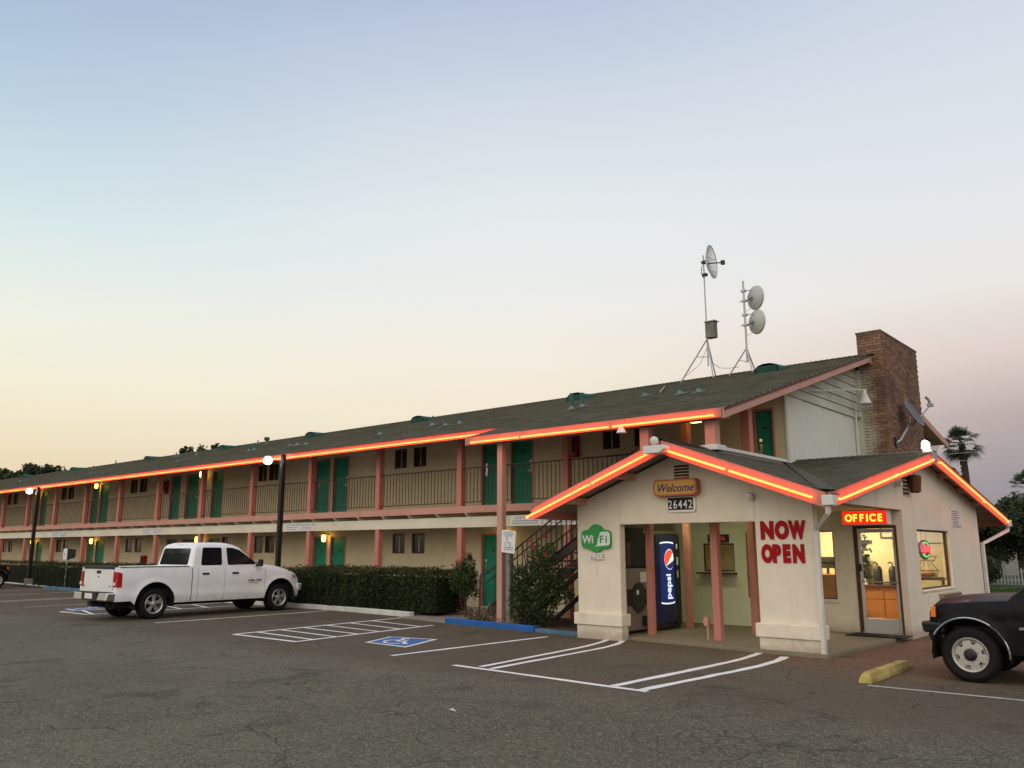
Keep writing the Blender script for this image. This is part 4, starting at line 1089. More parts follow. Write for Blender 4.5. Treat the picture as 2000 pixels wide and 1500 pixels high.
b.tube([(XO-.155, OY+.27*math.cos(a), 1.61+.145*math.sin(a)) for a in [R(35+i*11) for i in range(9)]], .009, 5)
b.tube([(XO-.155, OY+.27*math.cos(a), 1.61+.145*math.sin(a)) for a in [R(215+i*12) for i in range(9)]], .009, 5); b.make('border_tube', M['neon_g'], op)
b = B(); b.tube([(XO-.18, OY-.15, 1.78), (XO-.18, OY-.2, 1.99)], .004, 4); b.tube([(XO-.18, OY+.15, 1.78), (XO-.18, OY+.2, 1.99)], .004, 4); b.make('chain', M['black'], op)
ld = thing('led_window_sign', 'dim red LED sign on the porch wall above the ticket window', 'sign', (-8.4, YB, 1.85))
B().box(-8.75, -8.27, YB-.05, YB-.004, 1.76, 1.93).make('housing', M['black'], ld); text('OPEN', 'lettering', M['led'], ld, (-8.51, YB-.054, 1.80), .13, FR, .002, 0, 0, 'CENTER', 1)
def notice(x, y0, y1, z0, z1, label):
    t = thing('notice_sign', label, 'sign', (x, y0, z0)); B().box(x+.002, x+.01, y0, y1, z0, z1).make('board', M['paper'], t)
    b = B(); n = int((z1-z0)/.045)
    for i in range(n):
        w = random.uniform(.6, .95); b.box(x+.01, x+.012, y0+.04, y0+(y1-y0)*w, z1-.03-i*.045-.018, z1-.03-i*.045)
    b.make('print_lines', M['sign_blue'], t)
notice(XO, 20.35, 21.15, 2.1, 2.48, 'weathered notice with rows of small print high on the side wall beyond the window')
# banners on the cream beam
for i, (x0, x1) in enumerate(((-13.95, -12.95), (-12.85, -11.9), (-23.7, -22.95), (-22.86, -22.19), (-33.6, -32.85), (-32.75, -32.0), (-42.5, -41.75), (-41.65, -40.9))):
    lb = ['faded parking notice on the cream beam right beside the tall front post', 'faded notice on the cream beam partly behind the stair railing', 'faded notice left of a pair on the beam by the near lamp post', 'faded notice right of a pair on the beam by the near lamp post',
          'faded notice on the beam above the truck bed, left of its pair', 'faded notice on the beam above the truck bed, right of its pair', 'pale notice on the beam right of the far lamp post, left of its pair', 'pale notice on the beam right of the far lamp post, right of its pair'][i]
    t = thing('parking_notice', lb, 'sign', (x0, YP-.09, 2.2), group='notices along the cream beam')
    B().box(x0, x1, YP-.104, YP-.092, 2.205, 2.455).make('board', M['sign_white'], t)
    b = B(); n = 2
    for k in range(n):
        x = x0+.06
        while x < x1-.1:
            w = random.uniform(.03, .09); b.box(x, x+w, YP-.1065, YP-.1045, 2.25+k*.055, 2.272+k*.055); x += w+.02
    b.make('small_print', M['sign_blue'], t)
    text('LOCK YOUR CAR', 'lettering', M['sign_blue'], t, ((x0+x1)/2, YP-.106, 2.36), .1, FR, .001, 0, 0, 'CENTER', .85 if i > 1 else 1)

# ---- gable-end fixtures
ib = thing('junction_box_light', 'white twin floodlight box at the peak of the front gable', 'light', (RX, YE0-.1, RZ-.2))
B().prism([(RX-.20, YE0-.28, RZ-.24), (RX+.12, YE0-.28, RZ-.24), (RX+.22, YE0-.28, RZ-.17), (RX+.2, YE0-.28, RZ-.11), (RX-.2, YE0-.28, RZ-.11)], (0, .2, 0)).make('box', M['white'], ib, bevel=.01)
B().sphere((RX-.03, YE0-.18, RZ-.02), .075).make('lamp_head', M['white'], ib, smooth=True)
bl = thing('round_wall_bulb', 'round unlit globe light on the right of the front gable', 'light', (-6.03, YF, 2.47)); B().sphere((-6.03, YF-.07, 2.47), .07).make('globe', M['paper'], bl, smooth=True)
B().lathe([(.05, 0), (.05, .03)], (-6.03, YF-.03, 2.47), 'Y', 12).make('base', M['steel'], bl)
fl = thing('roof_floodlight', 'bright floodlight at the peak of the side gable below the chimney', 'floodlight', (EX+.0, SY-.15, SZ))
B().prism([(EX-.07, SY-.25, SZ+.06), (EX+.06, SY-.25, SZ+.06), (EX+.045, SY-.25, SZ+.20), (EX-.0, SY-.25, SZ+.225), (EX-.055, SY-.25, SZ+.20)], (0, .09, 0)).make('lens', M['lamp_warm'], fl)
B().box(EX-.08, EX+.07, SY-.155, SY-.07, SZ+.04, SZ+.19).make('housing', M['white'], fl, bevel=.01)
B().box(EX-.08, EX+.1, SY-.16, SY+.18, SZ-.16, SZ+.04).make('mount', M['steel'], fl)
B().lathe([(.05, 0), (.1, .14)], (EX+.05, SY+.22, SZ+.0), n=14).make('side_lamp', M['white'], fl)
hb = thing('hanging_lantern', 'dark tapered lantern hanging under the peak of the side gable', 'lantern', (XO+.12, SY-.75, 2.7))
B().lathe([(.07, 2.68), (.1, 2.7), (.13, 2.98), (.10, 3.02)], (XO+.13, SY-.95, 0), n=8).make('body', M['brown'], hb)
B().tube([(XO+.13, SY-.95, 3.02), (XO+.13, SY-.95, 3.35)], .01).make('hanger', M['black'], hb)
sp_ = thing('small_wall_lamp', 'small white spot lamp by the vent on the side gable', 'lamp', (XO, 16.5, 2.8)); B().lathe([(.03, 0), (.06, .1)], (XO+.02, 16.5, 2.8), 'X', 12).make('lamp_head', M['white'], sp_)
pl = thing('eave_spot_lamp', 'white cone spot lamp hanging from the neon eave over the front gable', 'lamp', (-8.95, 13.72, 3.98))
B().lathe([(.02, .14), (.04, .12), (.1, 0), (.095, -.01)], (-8.95, 13.72, 3.86), n=14).make('lamp_head', M['white'], pl, smooth=True)
B().tube([(-8.95, 13.72, 3.99), (-8.95, 13.75, 4.02)], .02).make('stem', M['white'], pl)
yl = thing('eave_light', 'small lit yellow box light under the upper eave near the end post', 'light', (-8.5, 16.1, 4.4)); B().box(-8.66, -8.46, 15.95, 16.1, 4.29, 4.40).make('lens', M['jar'], yl)
B().box(-8.68, -8.44, 15.93, 16.12, 4.40, 4.55).make('housing', M['white'], yl)
# dish on the chimney
ds = thing('satellite_dish', 'grey satellite dish with long feed arm bolted to the brick chimney', 'satellite dish', (-6.5, 23.2, 4.4))
dc = Vector((-6.25, 23.75, 5.18)); 
b = B(); nrm_ = Vector((.89, -.05, .45)).normalized(); a_ = nrm_.orthogonal().normalized(); c_ = nrm_.cross(a_)
vs = []; n = 24
for i in range(5):
    r = .40*i/4
    for k in range(n):
        t = 2*math.pi*k/n; vs.append(dc+a_*r*math.cos(t)+c_*r*1.05*math.sin(t)+nrm_*(r*r*.45))
for i in range(5)[::-1]:
    r = .40*i/4
    for k in range(n):
        t = 2*math.pi*k/n; vs.append(dc+a_*r*math.cos(t)+c_*r*1.05*math.sin(t)+nrm_*(r*r*.45-.015))
b.add(vs, [(i*n+k, i*n+(k+1) % n, (i+1)*n+(k+1) % n, (i+1)*n+k) for i in range(9) for k in range(n)])
b.make('reflector', plain('dish_grey', (.10, .10, .11), .5), ds, smooth=True)
b = B(); b.tube([(-6.5, 23.0, 4.35), (-6.42, 23.1, 4.42), (-6.3, 23.7, 4.93), (-6.28, 23.72, 5.05)], .035, 8); b.tube([(-6.3, 23.72, 4.85), (-6.1, 24.3, 5.25), (-6.0, 24.7, 5.52)], .022, 6); b.make('arm', M['steel'], ds)
b = B(); b.box(-6.08, -5.94, 24.62, 24.78, 5.48, 5.56); b.tube([(-6.0, 24.7, 5.5), (-6.02, 24.66, 5.66), (-6.08, 24.6, 5.74)], .04, 8); b.make('receiver', M['steel'], ds)
B().box(-6.52, -6.47, 22.9, 23.12, 4.24, 4.5).make('wall_plate', M['black'], ds)

# ---- antennas on the roof ridge
ARY = 21.9
am = thing('antenna_mast', 'tall tripod mast with a wire grid dish on the roof ridge', 'antenna', (-11.1, ARY, zf(ARY)))
X_, Y_ = -11.2, ARY; zb0 = zf(Y_)
B().tube([(X_, Y_, 6.9), (X_, Y_, 10.32)], .022, 8).make('pole', M['steel'], am)
for q in ((-11.97, 21.6), (-11.13, 22.2), (-10.98, 21.75)):
    B().tube([(X_, Y_, 7.72), (q[0], q[1], zf(min(q[1], 22.2))+.02)], .02, 6).make('leg', M['steel'], am)
b = B(); b.tube([(-11.5, 21.78, 7.2), (X_, Y_, 7.18), (-11.12, 21.85, 7.2)], .012, 5); b.make('brace', M['steel'], am)
B().box(-11.18, -10.9, Y_-.14, Y_+.1, 7.72, 8.20).make('equipment_box', M['post_wood'], am, bevel=.01)
B().box(-11.2, -10.84, Y_-.18, Y_+.12, 8.20, 8.22).make('box_hood', M['steel'], am)
# grid dish facing east (+x)
def griddish(c, r, n_rods, axis, parent, m, ribs=True):
    ax = Vector(axis).normalized(); u = ax.orthogonal().normalized(); u = Vector((0, 0, 1)).cross(ax).normalized(); v = ax.cross(u)
    b = B(); c = Vector(c)
    ring = [c+u*r*math.cos(t)+v*r*math.sin(t)+ax*.16 for t in [2*math.pi*k/32 for k in range(33)]]
    b.tube(ring, .012, 5)
    for i in range(-n_rods, n_rods+1):
        x = r*i/(n_rods+.5); h = math.sqrt(max(0, r*r-x*x))
        b.tube([c+u*x+v*s+ax*.16*((x*x+s*s)/(r*r)) for s in (-h, -h/2, 0, h/2, h)], .0055, 4)
    for s in (-.4, .4): b.tube([c+v*s*r+u*x+ax*.16*((x*x+s*s*r*r)/(r*r)) for x in [r*.9*q for q in (-1, -.5, 0, .5, 1)]], .009, 4)
    b.make('grid_reflector', m, parent)
griddish((-11.08, Y_-.03, 10.05), .50, 17, (.985, .17, 0.02), am, M['steel'])
b = B(); b.tube([(-11.15, Y_, 10.05), (-10.62, Y_+.07, 9.98)], .018, 6); b.box(-10.66, -10.56, Y_+.02, Y_+.12, 9.92, 10.04); b.make('feed', M['rail'], am)
b = B(); b.box(-11.25, -11.1, Y_-.05, Y_+.05, 10.05, 10.14); b.box(-11.25, -11.1, Y_-.05, Y_+.05, 9.66, 9.74); b.tube([(-11.25, Y_, 10.0), (-11.29, Y_, 9.8), (-11.2, Y_-.05, 9.6)], .012, 5); b.make('clamp', M['rail'], am)
a2 = thing('antenna_mast', 'shorter tripod mast with two round dishes on the roof ridge', 'antenna', (-10.0, ARY, zf(ARY)))
X_ = -9.98
B().tube([(X_, Y_, 6.85), (X_, Y_, 9.25)], .03, 8).make('pole', M['steel'], a2)
for q in ((-10.46, 21.7), (-9.92, 22.25), (-9.78, 21.75)):
    B().tube([(X_, Y_, 7.26), (q[0], q[1], zf(min(q[1], 22.2))+.02)], .02, 6).make('leg', M['steel'], a2)
b = B(); b.tube([(-10.2, 21.8, 6.92), (X_, Y_, 6.84), (-9.87, 21.83, 6.92)], .012, 5); b.make('brace', M['steel'], a2)
for z in (8.74, 8.02):
    ax = Vector((.47, .88, .03)).normalized(); u = Vector((0, 0, 1)).cross(ax).normalized(); v = ax.cross(u); c = Vector((-9.78, Y_+.1, z))
    vs = []; n = 28; pr = [(0, 0), (.1, .0), (.22, .03), (.345, .10), (.36, .15), (.345, .15), (.22, .05), (.1, .02), (0, .02)]
    for r_, h in pr:
        for k in range(n): t = 2*math.pi*k/n; vs.append(c+u*r_*math.cos(t)+v*r_*math.sin(t)+ax*h)
    b = B(); b.add(vs, [(i*n+k, i*n+(k+1) % n, (i+1)*n+(k+1) % n, (i+1)*n+k) for i in range(len(pr)-1) for k in range(n)])
    d_ = b.make('dish', plain('pale_dish', (.50, .50, .46), .5), a2, smooth=True)
    b = B(); b.tube([c-ax*.12, c], .06, 10); b.tube([(X_, Y_, z+.22), c+v*.22+ax*.03], .012, 5); b.tube([(X_, Y_, z-.1), c-v*.05], .03, 6); b.box(X_-.07, X_+.07, Y_-.05, Y_+.05, z+.18, z+.24); b.box(X_-.07, X_+.07, Y_-.05, Y_+.05, z-.12, z-.06)
    b.tube([(X_-.16, Y_, z-.09), (X_+.1, Y_, z-.09)], .01, 5)
    b.make('dish_bracket', M['steel'], d_)
    B().tube([c-v*.2+ax*.02, c-v*.33-ax*.05, (X_, Y_, z-.42)], .007, 4).make('dish_cable', M['steel'], d_)
cb = thing('antenna_cable', 'thin grey cable sagging between the two roof masts', 'cable', (-11, ARY, 6.8))
B().tube([(-11.1, Y_, 7.0), (-10.8, Y_-.05, 6.78), (-10.5, Y_-.1, 6.72), (-10.2, Y_-.1, 6.72)], .008, 4).make('cable', M['rail'], cb)
B().tube([(-11.2, Y_, 7.5), (-11.35, 21.7, 6.95), (-11.75, 21.5, 6.6)], .006, 4).make('cable', M['rail'], cb)
tag(B().tube([(-12.1, 20.9, zf(20.9)+.03), (-10.95, 18.65, zf(18.65)+.05)], .014, 5).make('roof_conduit', M['steel']), 'thin pale pipe lying down the roof slope below the tall mast', 'pipe')

# ---- drinks machine and ice machine
vm = thing('vending_machine', 'tall dark blue pepsi vending machine with a lit can picture', 'vending machine', (-9.1, 14.95, .06))
vy0, vy1 = 14.42, 15.42; xf = -8.72
B().box(-9.45, xf-.03, vy0, vy1, .09, 1.93).make('cabinet', M['black'], vm, bevel=.015)
prf = [(xf-.03, vy0), (xf+.0, vy0+.03)]+[(xf+.055*math.sin(math.pi*min(1, max(0, (y-vy0)/.78)))**.8, y) for y in np.linspace(vy0+.06, vy0+.76, 9)]+[(xf, vy0+.8), (xf-.03, vy0+.8)]
B().prism([(x, y, .22) for x, y in prf][::-1], (0, 0, 1.66)).make('lit_front', M['p_blue'], vm)
B().box(xf-.03, xf+.005, vy0+.805, vy1-.01, .15, 1.90).make('coin_panel', M['black'], vm, bevel=.006)
def vq(name, m, pts, d=.004, off=.058):   # pts (s along y, z) on the lit front, follows the bulge
    def xx(y): return xf+.055*math.sin(math.pi*min(1, max(0, (y-vy0)/.78)))**.8+d
    return B().add([(xx(y), y, z) for y, z in pts], [tuple(range(len(pts)))]) or None
def vpoly(b, pts, d):
    def xx(y): return xf+.055*max(0, math.sin(math.pi*min(1, max(0, (y-vy0)/.78))))**.8+d
    b.add([(xx(y), y, z) for y, z in pts], [tuple(range(len(pts)))])
yc = vy0+.42; b = B()
cols = np.linspace(yc-.27, yc+.27, 9)
for a, c in zip(cols, cols[1:]):
    vpoly(b, [(a, .60), (c, .60), (c, 1.72), (a, 1.72)], .004)
b.make('can_picture', M['p_can'], vm)
b = B()
for zz_, s in ((1.72, 1), (.60, -1)):
    for a, c in zip(cols, cols[1:]):
        e = lambda y: s*.03*math.sqrt(max(0, 1-((y-yc)/.28)**2))
        vpoly(b, [(a, zz_+e(a)-.012), (c, zz_+e(c)-.012), (c, zz_+e(c)+.016), (a, zz_+e(a)+.016)], .006)
b.make('can_rim', M['p_white'], vm)
gc = (yc+.06, 1.42); gr = .20
def disc(b, f, d):   # f(t)-> z lower, upper over y slices
    N_ = 18
    for i in range(N_):
        a = -gr+2*gr*i/N_; c = -gr+2*gr*(i+1)/N_
        la, ua = f(a); lc, uc = f(c)
        if ua-la < 1e-4 and uc-lc < 1e-4: continue
        vpoly(b, [(gc[0]+a, gc[1]+la), (gc[0]+c, gc[1]+lc), (gc[0]+c, gc[1]+uc), (gc[0]+a, gc[1]+ua)], d)
ci = lambda a: math.sqrt(max(0, gr*gr-a*a))
w1 = lambda a: .02+a*.75+.03*math.sin(a*9); w2 = lambda a: -.05+a*.25+.0*a
b = B(); disc(b, lambda a: (-ci(a), ci(a)), .008); b.make('logo_disc', M['p_white'], vm)
sc_ = .93
b = B(); disc(b, lambda a: (min(ci(a)*sc_, max(-ci(a)*sc_, .0+a*.9)), ci(a)*sc_), .011); b.make('logo_red', M['p_red'], vm)
b = B(); disc(b, lambda a: (-ci(a)*sc_, max(-ci(a)*sc_, min(ci(a)*sc_, -.08+a*.35))), .011); b.make('logo_blue', M['p_navy'], vm)
text('pepsi', 'lettering', M['p_white'], vm, (xf+.066, yc+.07, .65), .25, (Matrix.Rotation(R(90), 3, 'Z') @ Matrix.Rotation(R(90), 3, 'X') @ Matrix.Rotation(R(90), 3, 'Z')).to_euler(), .002, .006, 0, 'LEFT', .95)
b = B(); b.box(xf+.006, xf+.01, vy0+.84, vy0+.9, 1.30, 1.46); b.box(xf+.006, xf+.01, vy0+.84, vy0+.88, 1.62, 1.72); b.box(xf+.006, xf+.01, vy0+.85, vy0+.89, 1.06, 1.2); b.make('button_labels', M['sign_white'], vm)
B().box(xf+.04, xf+.05, vy0+.3, vy0+.6, .26, .5).make('dispensing_flap', M['black'], vm)
im = thing('ice_machine', 'grey ice machine with a dark upper unit beside the left porch pier', 'ice machine', (-9.1, 13.85, .06))
iy0, iy1 = 13.5, 14.28; xi = -8.78
B().box(-9.48, xi, iy0, iy1, .12, 1.26).make('bin', plain('ice_bin_grey', (.19, .155, .12), .5), im, bevel=.02)
B().box(-9.48, xi-.04, iy0+.02, iy1-.04, 1.27, 2.02).make('ice_maker', M['dark'], im, bevel=.015)
b = B(); b.prism([(xi+.002, (iy0+iy1)/2+.24*math.cos(t), .72+.28*math.sin(t)) for t in [2*math.pi*i/24 for i in range(24)]], (.025, 0, 0)); b.make('dispenser_recess', M['black'], im)
B().box(xi+.001, xi+.02, iy0+.02, iy1-.02, .58, .88).make('dispenser_band', M['black'], im)
B().box(xi+.028, xi+.04, iy0+.3, iy0+.36, .78, .86).make('lever', M['sign_white'], im)
B().box(xi+.002, xi+.006, iy0+.48, iy0+.72, 1.0, 1.19).make('notice_paper', M['paper'], im)
B().box(xi-.05, xi-.035, iy0+.1, iy0+.22, 1.3, 1.75).make('side_label', M['brown'], im)
B().box(xi+.002, xi+.09, iy0+.52, iy0+.7, .2, .38).make('drain_tray', M['black'], im, bevel=.01)
mt = B().box(-5.72, -4.72, 16.05, 16.65, .062, .078).make('door_mat', M['rubber']); tag(mt, 'black door mat in front of the glass office door', 'mat')

# ---- staircase behind the roses
st = thing('staircase', 'dark iron outdoor staircase with open treads left of the office', 'staircase', (-11, 14.8, .05))
sl_ = .62; xz = lambda x: 1.46-.9+sl_*(x+12.47)     # tread nosing line
for y in (14.33, 15.33):
    b = B(); b.hexa([(-12.95, y, xz(-12.95)-.12), (-12.95, y+.05, xz(-12.95)-.12), (-8.8, y+.05, xz(-8.8)-.12), (-8.8, y, xz(-8.8)-.12)][::1], [(-13.05, y, xz(-13.05)+.12), (-13.05, y+.05, xz(-13.05)+.12), (-8.8, y+.05, xz(-8.8)+.12), (-8.8, y, xz(-8.8)+.12)])
    b.make('stringer', M['rail'], st)
    b = B(); b.hexa([(-11.9, y, .03), (-11.9, y+.05, .03), (-9.62, y+.05, xz(-9.62)-.62), (-9.62, y, xz(-9.62)-.62)], [(-11.9, y, .13), (-11.9, y+.05, .13), (-9.62, y+.05, xz(-9.62)-.46), (-9.62, y, xz(-9.62)-.46)]); b.make('brace', M['rail'], st)
x = -12.85; tr = None
while x < -8.9:
    T = Matrix.Translation((x, 0, xz(x)))
    if tr is None:
        o = B().box(0, .28, 14.385, 15.325, -.02, .03).make('tread', M['concrete'], st)
        for v in o.data.vertices: v.co += org(st)
        tr = o.data; o.matrix_basis = Matrix.Translation(-org(st)) @ T
    else: shared('tread', tr, st, T)
    x += .28
bl_ = None
for y in (14.31, 15.41):
    b = B(); b.tube([(-13.0, y, xz(-13.0)+.88), (-8.8, y, xz(-8.8)+.88)], .017, 6); b.tube([(-12.9, y, xz(-12.9)+.1), (-8.8, y, xz(-8.8)+.1)], .012, 6)
    if y < 15:
        b.tube([(-13.25, y, .05), (-13.25, y, .93), (-13.22, y, 1.05), (-13.0, y, xz(-13.0)+.88)], .022, 8)
        b.tube([(-13.25, y, .95), (-13.0, y, .55), (-12.9, y, xz(-12.9)+.1)], .017, 6)
        b.tube([(-13.05, y-.05, xz(-13.05)+.66), (-8.9, y-.05, xz(-8.9)+.66)], .015, 6)
    ra = b.make('railing', M['rail'], st)
    x = -12.8
    while x < -8.85:
        T = Matrix.Translation((x, y, xz(x)))
        if bl_ is None:
            o = B().box(-.008, .008, -.008, .008, .1, .87).make('baluster', M['rail'], ra)
            for v in o.data.vertices: v.co += org(st)
            bl_ = o.data; o.matrix_basis = Matrix.Translation(-org(st)) @ T
        else: shared('baluster', bl_, ra, T)
        x += .135

# ---- wall lamps (yellow jars)
for i, (x, z) in enumerate(((-23.35, 2.0), (-41.28, 2.02), (-48.45, 2.02), (-15.42, 2.02), (-41.28, 4.62), (-31.6, 4.62), (-48.45, 4.6), (-31.6, 2.02))):
    lb = ['lit yellow jar lamp on the ground floor just right of the near lamp post', 'lit yellow jar lamp on the ground floor above the truck tailgate', 'lit yellow jar lamp on the ground floor beside the far lamp post', 'lit yellow jar lamp on the ground floor hidden behind the tall front post',
          'lit yellow jar lamp on the upper floor above the truck tailgate', 'lit yellow jar lamp on the upper floor above the truck cab roof', 'lit yellow jar lamp on the upper floor at the left edge of the photo', 'lit yellow jar lamp on the ground floor just behind the truck cab roof'][i]
    t = thing('wall_lamp', lb, 'wall lamp', (x, YW, z), group='yellow wall lamps between the room doors')
    yy = YW-.22
    B().lathe([(.02, -.13), (.06, -.11), (.075, -.02), (.07, .06), (.05, .1)], (x, yy, z), n=12).make('glass_jar', M['jar'], t, smooth=True)
    b = B(); b.lathe([(.055, .1), (.055, .14), (.03, .15)], (x, yy, z), n=12); b.tube([(x, yy, z+.14), (x, YW-.1, z+.17), (x, YW-.002, z+.1)], .015); b.make('bracket', M['black'], t)

# ------------------------------------------------------------------ vehicles
def loft(secs, closed_ends=True):
    """secs: list of half sections [(x,z)...] with y; mirrored to a full shell"""
    b = B(); n = len(secs[0][1]); m = 2*n-1
    for y, s in secs:
        full = [(x, y, z) for x, z in s]+[(-x, y, z) for x, z in s[-2::-1]]
        b.v += full; b.r += [.5]*m
    for i in range(len(secs)-1):
        for k in range(m-1): b.f.append((i*m+k, i*m+k+1, (i+1)*m+k+1, (i+1)*m+k))
    if closed_ends: b.f.append(tuple(range(m))); L = (len(secs)-1)*m; b.f.append(tuple(range(L, L+m))[::-1])
    return b
def arch_stations(y0, y1, arches, step=.12):
    ys = set(np.round(np.arange(y0, y1, step), 4).tolist())|{y0, y1}
    for yc, r in arches:
        ys = {y for y in ys if abs(y-yc) > r+.01}
        for i in range(25): ys.add(round(yc-r*math.cos(math.pi*i/24), 4))
        ys.add(yc-r-.004); ys.add(yc+r+.004)
    return sorted(y for y in ys if y0 <= y <= y1)
def wheel(parent, c, side, r, w, rimr, spokes, rim_m, style=0):
    """c centre of the outer face plane, side +1/-1 along local x"""
    b = B(); n = 40
    prof = [(rimr, 0), (rimr+.02, .012), (r-.05, .02), (r-.018, 0.0), (r, -.03), (r, -w+.03), (r-.02, -w), (rimr, -w)]
    b.lathe([(p, side*h) for p, h in prof], c, 'X', n); b.f = b.f[:-2]; t = b.make('wheel', M['rubber'], parent, smooth=True)
    b = B()
    for k in range(48):
        a = 2*math.pi*k/48
        for j in range(3):
            u = -.035-j*(w-.07)/2.0; aa = a+(.06 if j == 1 else 0)
            p = Vector((c[0]+side*u, c[1]+r*math.cos(aa), c[2]+r*math.sin(aa))); tdir = Vector((0, -math.sin(aa), math.cos(aa))); rd = Vector((0, math.cos(aa), math.sin(aa)))
            q = [p+tdir*.016+Vector((.02, 0, 0)), p-tdir*.016+Vector((.02, 0, 0)), p-tdir*.016-Vector((.02, 0, 0)), p+tdir*.016-Vector((.02, 0, 0))]
            b.add([v for v in q]+[v+rd*.006 for v in q], [(4, 5, 6, 7), (0, 1, 5, 4), (1, 2, 6, 5), (2, 3, 7, 6), (3, 0, 4, 7)])
    b.make('tread_block', M['rubber'], t, kind='stuff')
    b = B(); b.lathe([(rimr+.004, side*.008), (rimr-.004, side*.018), (rimr-.022, side*.004), (rimr-.035, -side*.05), (rimr-.04, -side*.12), (rimr+.003, -side*.12)], c, 'X', n)
    # remove end caps of the lathe so the ring stays open
    b.f = b.f[:-2]
    b.make('rim', rim_m, t, smooth=True)
    B().lathe([(rimr-.03, -side*.10), (rimr-.03, -side*.125)], c, 'X', 24).make('brake_disc', M['black'], t)
    b = B(); hub = .075
    for k in range(spokes):
        a = 2*math.pi*(k+.25)/spokes
        wi, wo = (.034, .05) if style == 0 else (.055, .052)
        ud = Vector((0, math.cos(a), math.sin(a))); td = Vector((0, -math.sin(a), math.cos(a))); C0 = Vector(c)
        for sx, d0 in ((side*.0, 0),):
            a0 = C0+ud*hub*.8+Vector((side*(-.012), 0, 0)); a1 = C0+ud*(rimr-.022)+Vector((side*(-.012 if style == 0 else -.02), 0, 0))
            q0 = [a0-td*wi, a0+td*wi, a1+td*wo, a1-td*wo]; dv = Vector((-side*.035, 0, 0))
            b.add(q0+[v+dv for v in q0], [(0, 1, 2, 3), (4, 7, 6, 5), (0, 4, 5, 1), (1, 5, 6, 2), (2, 6, 7, 3), (3, 7, 4, 0)])
    b.make('spoke', rim_m, t, bevel=.008)
    if style == 1:
        b = B(); b.lathe([(.13, -side*.01), (.13, -side*.04)], c, 'X', 24); b.lathe([(rimr-.03, -side*.045), (rimr-.055, -side*.02), (rimr-.06, -side*.05)], c, 'X', 32); b.f = b.f[:-2]; b.make('wheel_face', rim_m, t, smooth=True)
    b = B(); b.lathe([(hub, -side*.02), (hub, side*.002), (.05, side*.012), (.03, side*.02 if style == 0 else side*.035), (.0, side*.022 if style == 0 else side*.036)], c, 'X', 20); b.make('hub_cap', rim_m if style == 0 else M['black'], t, smooth=True)
    b = B()
    for k in range(6 if style else 5):
        a = 2*math.pi*(k+.5)/(6 if style else 5)
        b.lathe([(.011, -side*.01), (.011, side*.012)], (c[0], c[1]+.085*math.cos(a) if style else c[1]+.055*math.cos(a), c[2]+(.085 if style else .055)*math.sin(a)), 'X', 8)
    b.make('lug_nut', M['black'] if style == 0 else rim_m, t)
    return t
def liner(parent, yc, r, x_out, depth, zc):
    for s in (-1, 1):
        b = B(); n = 16; vs = []
        for x in (x_out*s, (x_out-depth)*s):
            for k in range(n+1):
                a = math.pi*k/n*1.12-.19; vs.append((x, yc-(r)*math.cos(a), zc+(r)*math.sin(a)))
        m = n+1
        b.add(vs, [(k, k+1, m+k+1, m+k) for k in range(n)]+[tuple(range(m, 2*m))]); b.make('arch_liner', M['dark'], parent)
def ring_loft(levels, n_corner=5):
    """levels: (z, half width, y_rear, y_front, corner r)"""
    b = B(); ring = None
    for z, w, ya, yb, r in levels:
        pts = []
        for cx, cy, a0 in ((w-r, yb-r, 0), (-(w-r), yb-r, 90), (-(w-r), ya+r, 180), (w-r, ya+r, 270)):
            for k in range(n_corner+1):
                a = R(a0+90*k/n_corner); pts.append((cx+r*math.cos(a), cy+r*math.sin(a), z))
        ring = len(pts); b.v += pts; b.r += [.5]*ring
    for i in range(len(levels)-1):
        for k in range(ring): b.f.append((i*ring+k, i*ring+(k+1) % ring, (i+1)*ring+(k+1) % ring, (i+1)*ring+k))
    b.f.append(tuple(range((len(levels)-1)*ring, len(levels)*ring))); return b
def interp(tab, x):
    return float(np.interp(x, [t[0] for t in tab], [t[1] for t in tab]))
def side_pane(poly, wfun, s, off, th=.006):
    b = B(); n = len(poly)
    a = [(s*(wfun(z)+off), y, z) for y, z in poly]; c = [(s*(wfun(z)+off-th), y, z) for y, z in poly]
    b.add(a+c, [tuple(range(n)), tuple(range(n, 2*n))[::-1]]+[(i, n+i, n+(i+1) % n, (i+1) % n) for i in range(n)]); return b
def rounded(poly, r=.04, k=3):
    out_ = []; n = len(poly)
    for i in range(n):
        p = Vector(poly[i]); a = (Vector(poly[i-1])-p); c = (Vector(poly[(i+1) % n])-p)
        ra = min(r, a.length*.4); rc_ = min(r, c.length*.4); A = p+a.normalized()*ra; C_ = p+c.normalized()*rc_
        for j in range(k+1):
            t = j/k; q = A*(1-t)**2+p*2*t*(1-t)+C_*t*t; out_.append(tuple(q))
    return out_

# --- white pickup.  local: y forward, origin on the ground under the rear axle
tk = thing('pickup_truck', 'white four door pickup truck parked nose to the hedge', 'pickup truck', (0, 0, 0))
ang = math.atan2(.06, 1.0)
tk.location = (-19.66-.865*math.cos(ang), 9.9-.865*math.sin(ang)+.03, 0); tk.rotation_euler = (0, 0, ang)
ORG[tk.name] = Vector((0, 0, 0))
WB = 3.59; HW = .865; zc = .36; RA = .50
def t_hw(y):
    v = HW
    if y > 3.7: v -= .16*((y-3.7)/.65)**2.2
    if y < -.8: v -= .03*((-.8-y)/.2)**2
    return v
beltT = [(-1.0, 1.205), (.9, 1.215), (1.0, 1.19), (2.9, 1.17), (3.3, 1.13), (4.0, 1.03), (4.2, .96), (4.33, .84)]
def t_bot(y):
    for yc in (0, WB):
        if abs(y-yc) < RA: return max(.34, zc+math.sqrt(max(0, RA*RA-(y-yc)**2)))
    return .36 if y > -.6 else .44
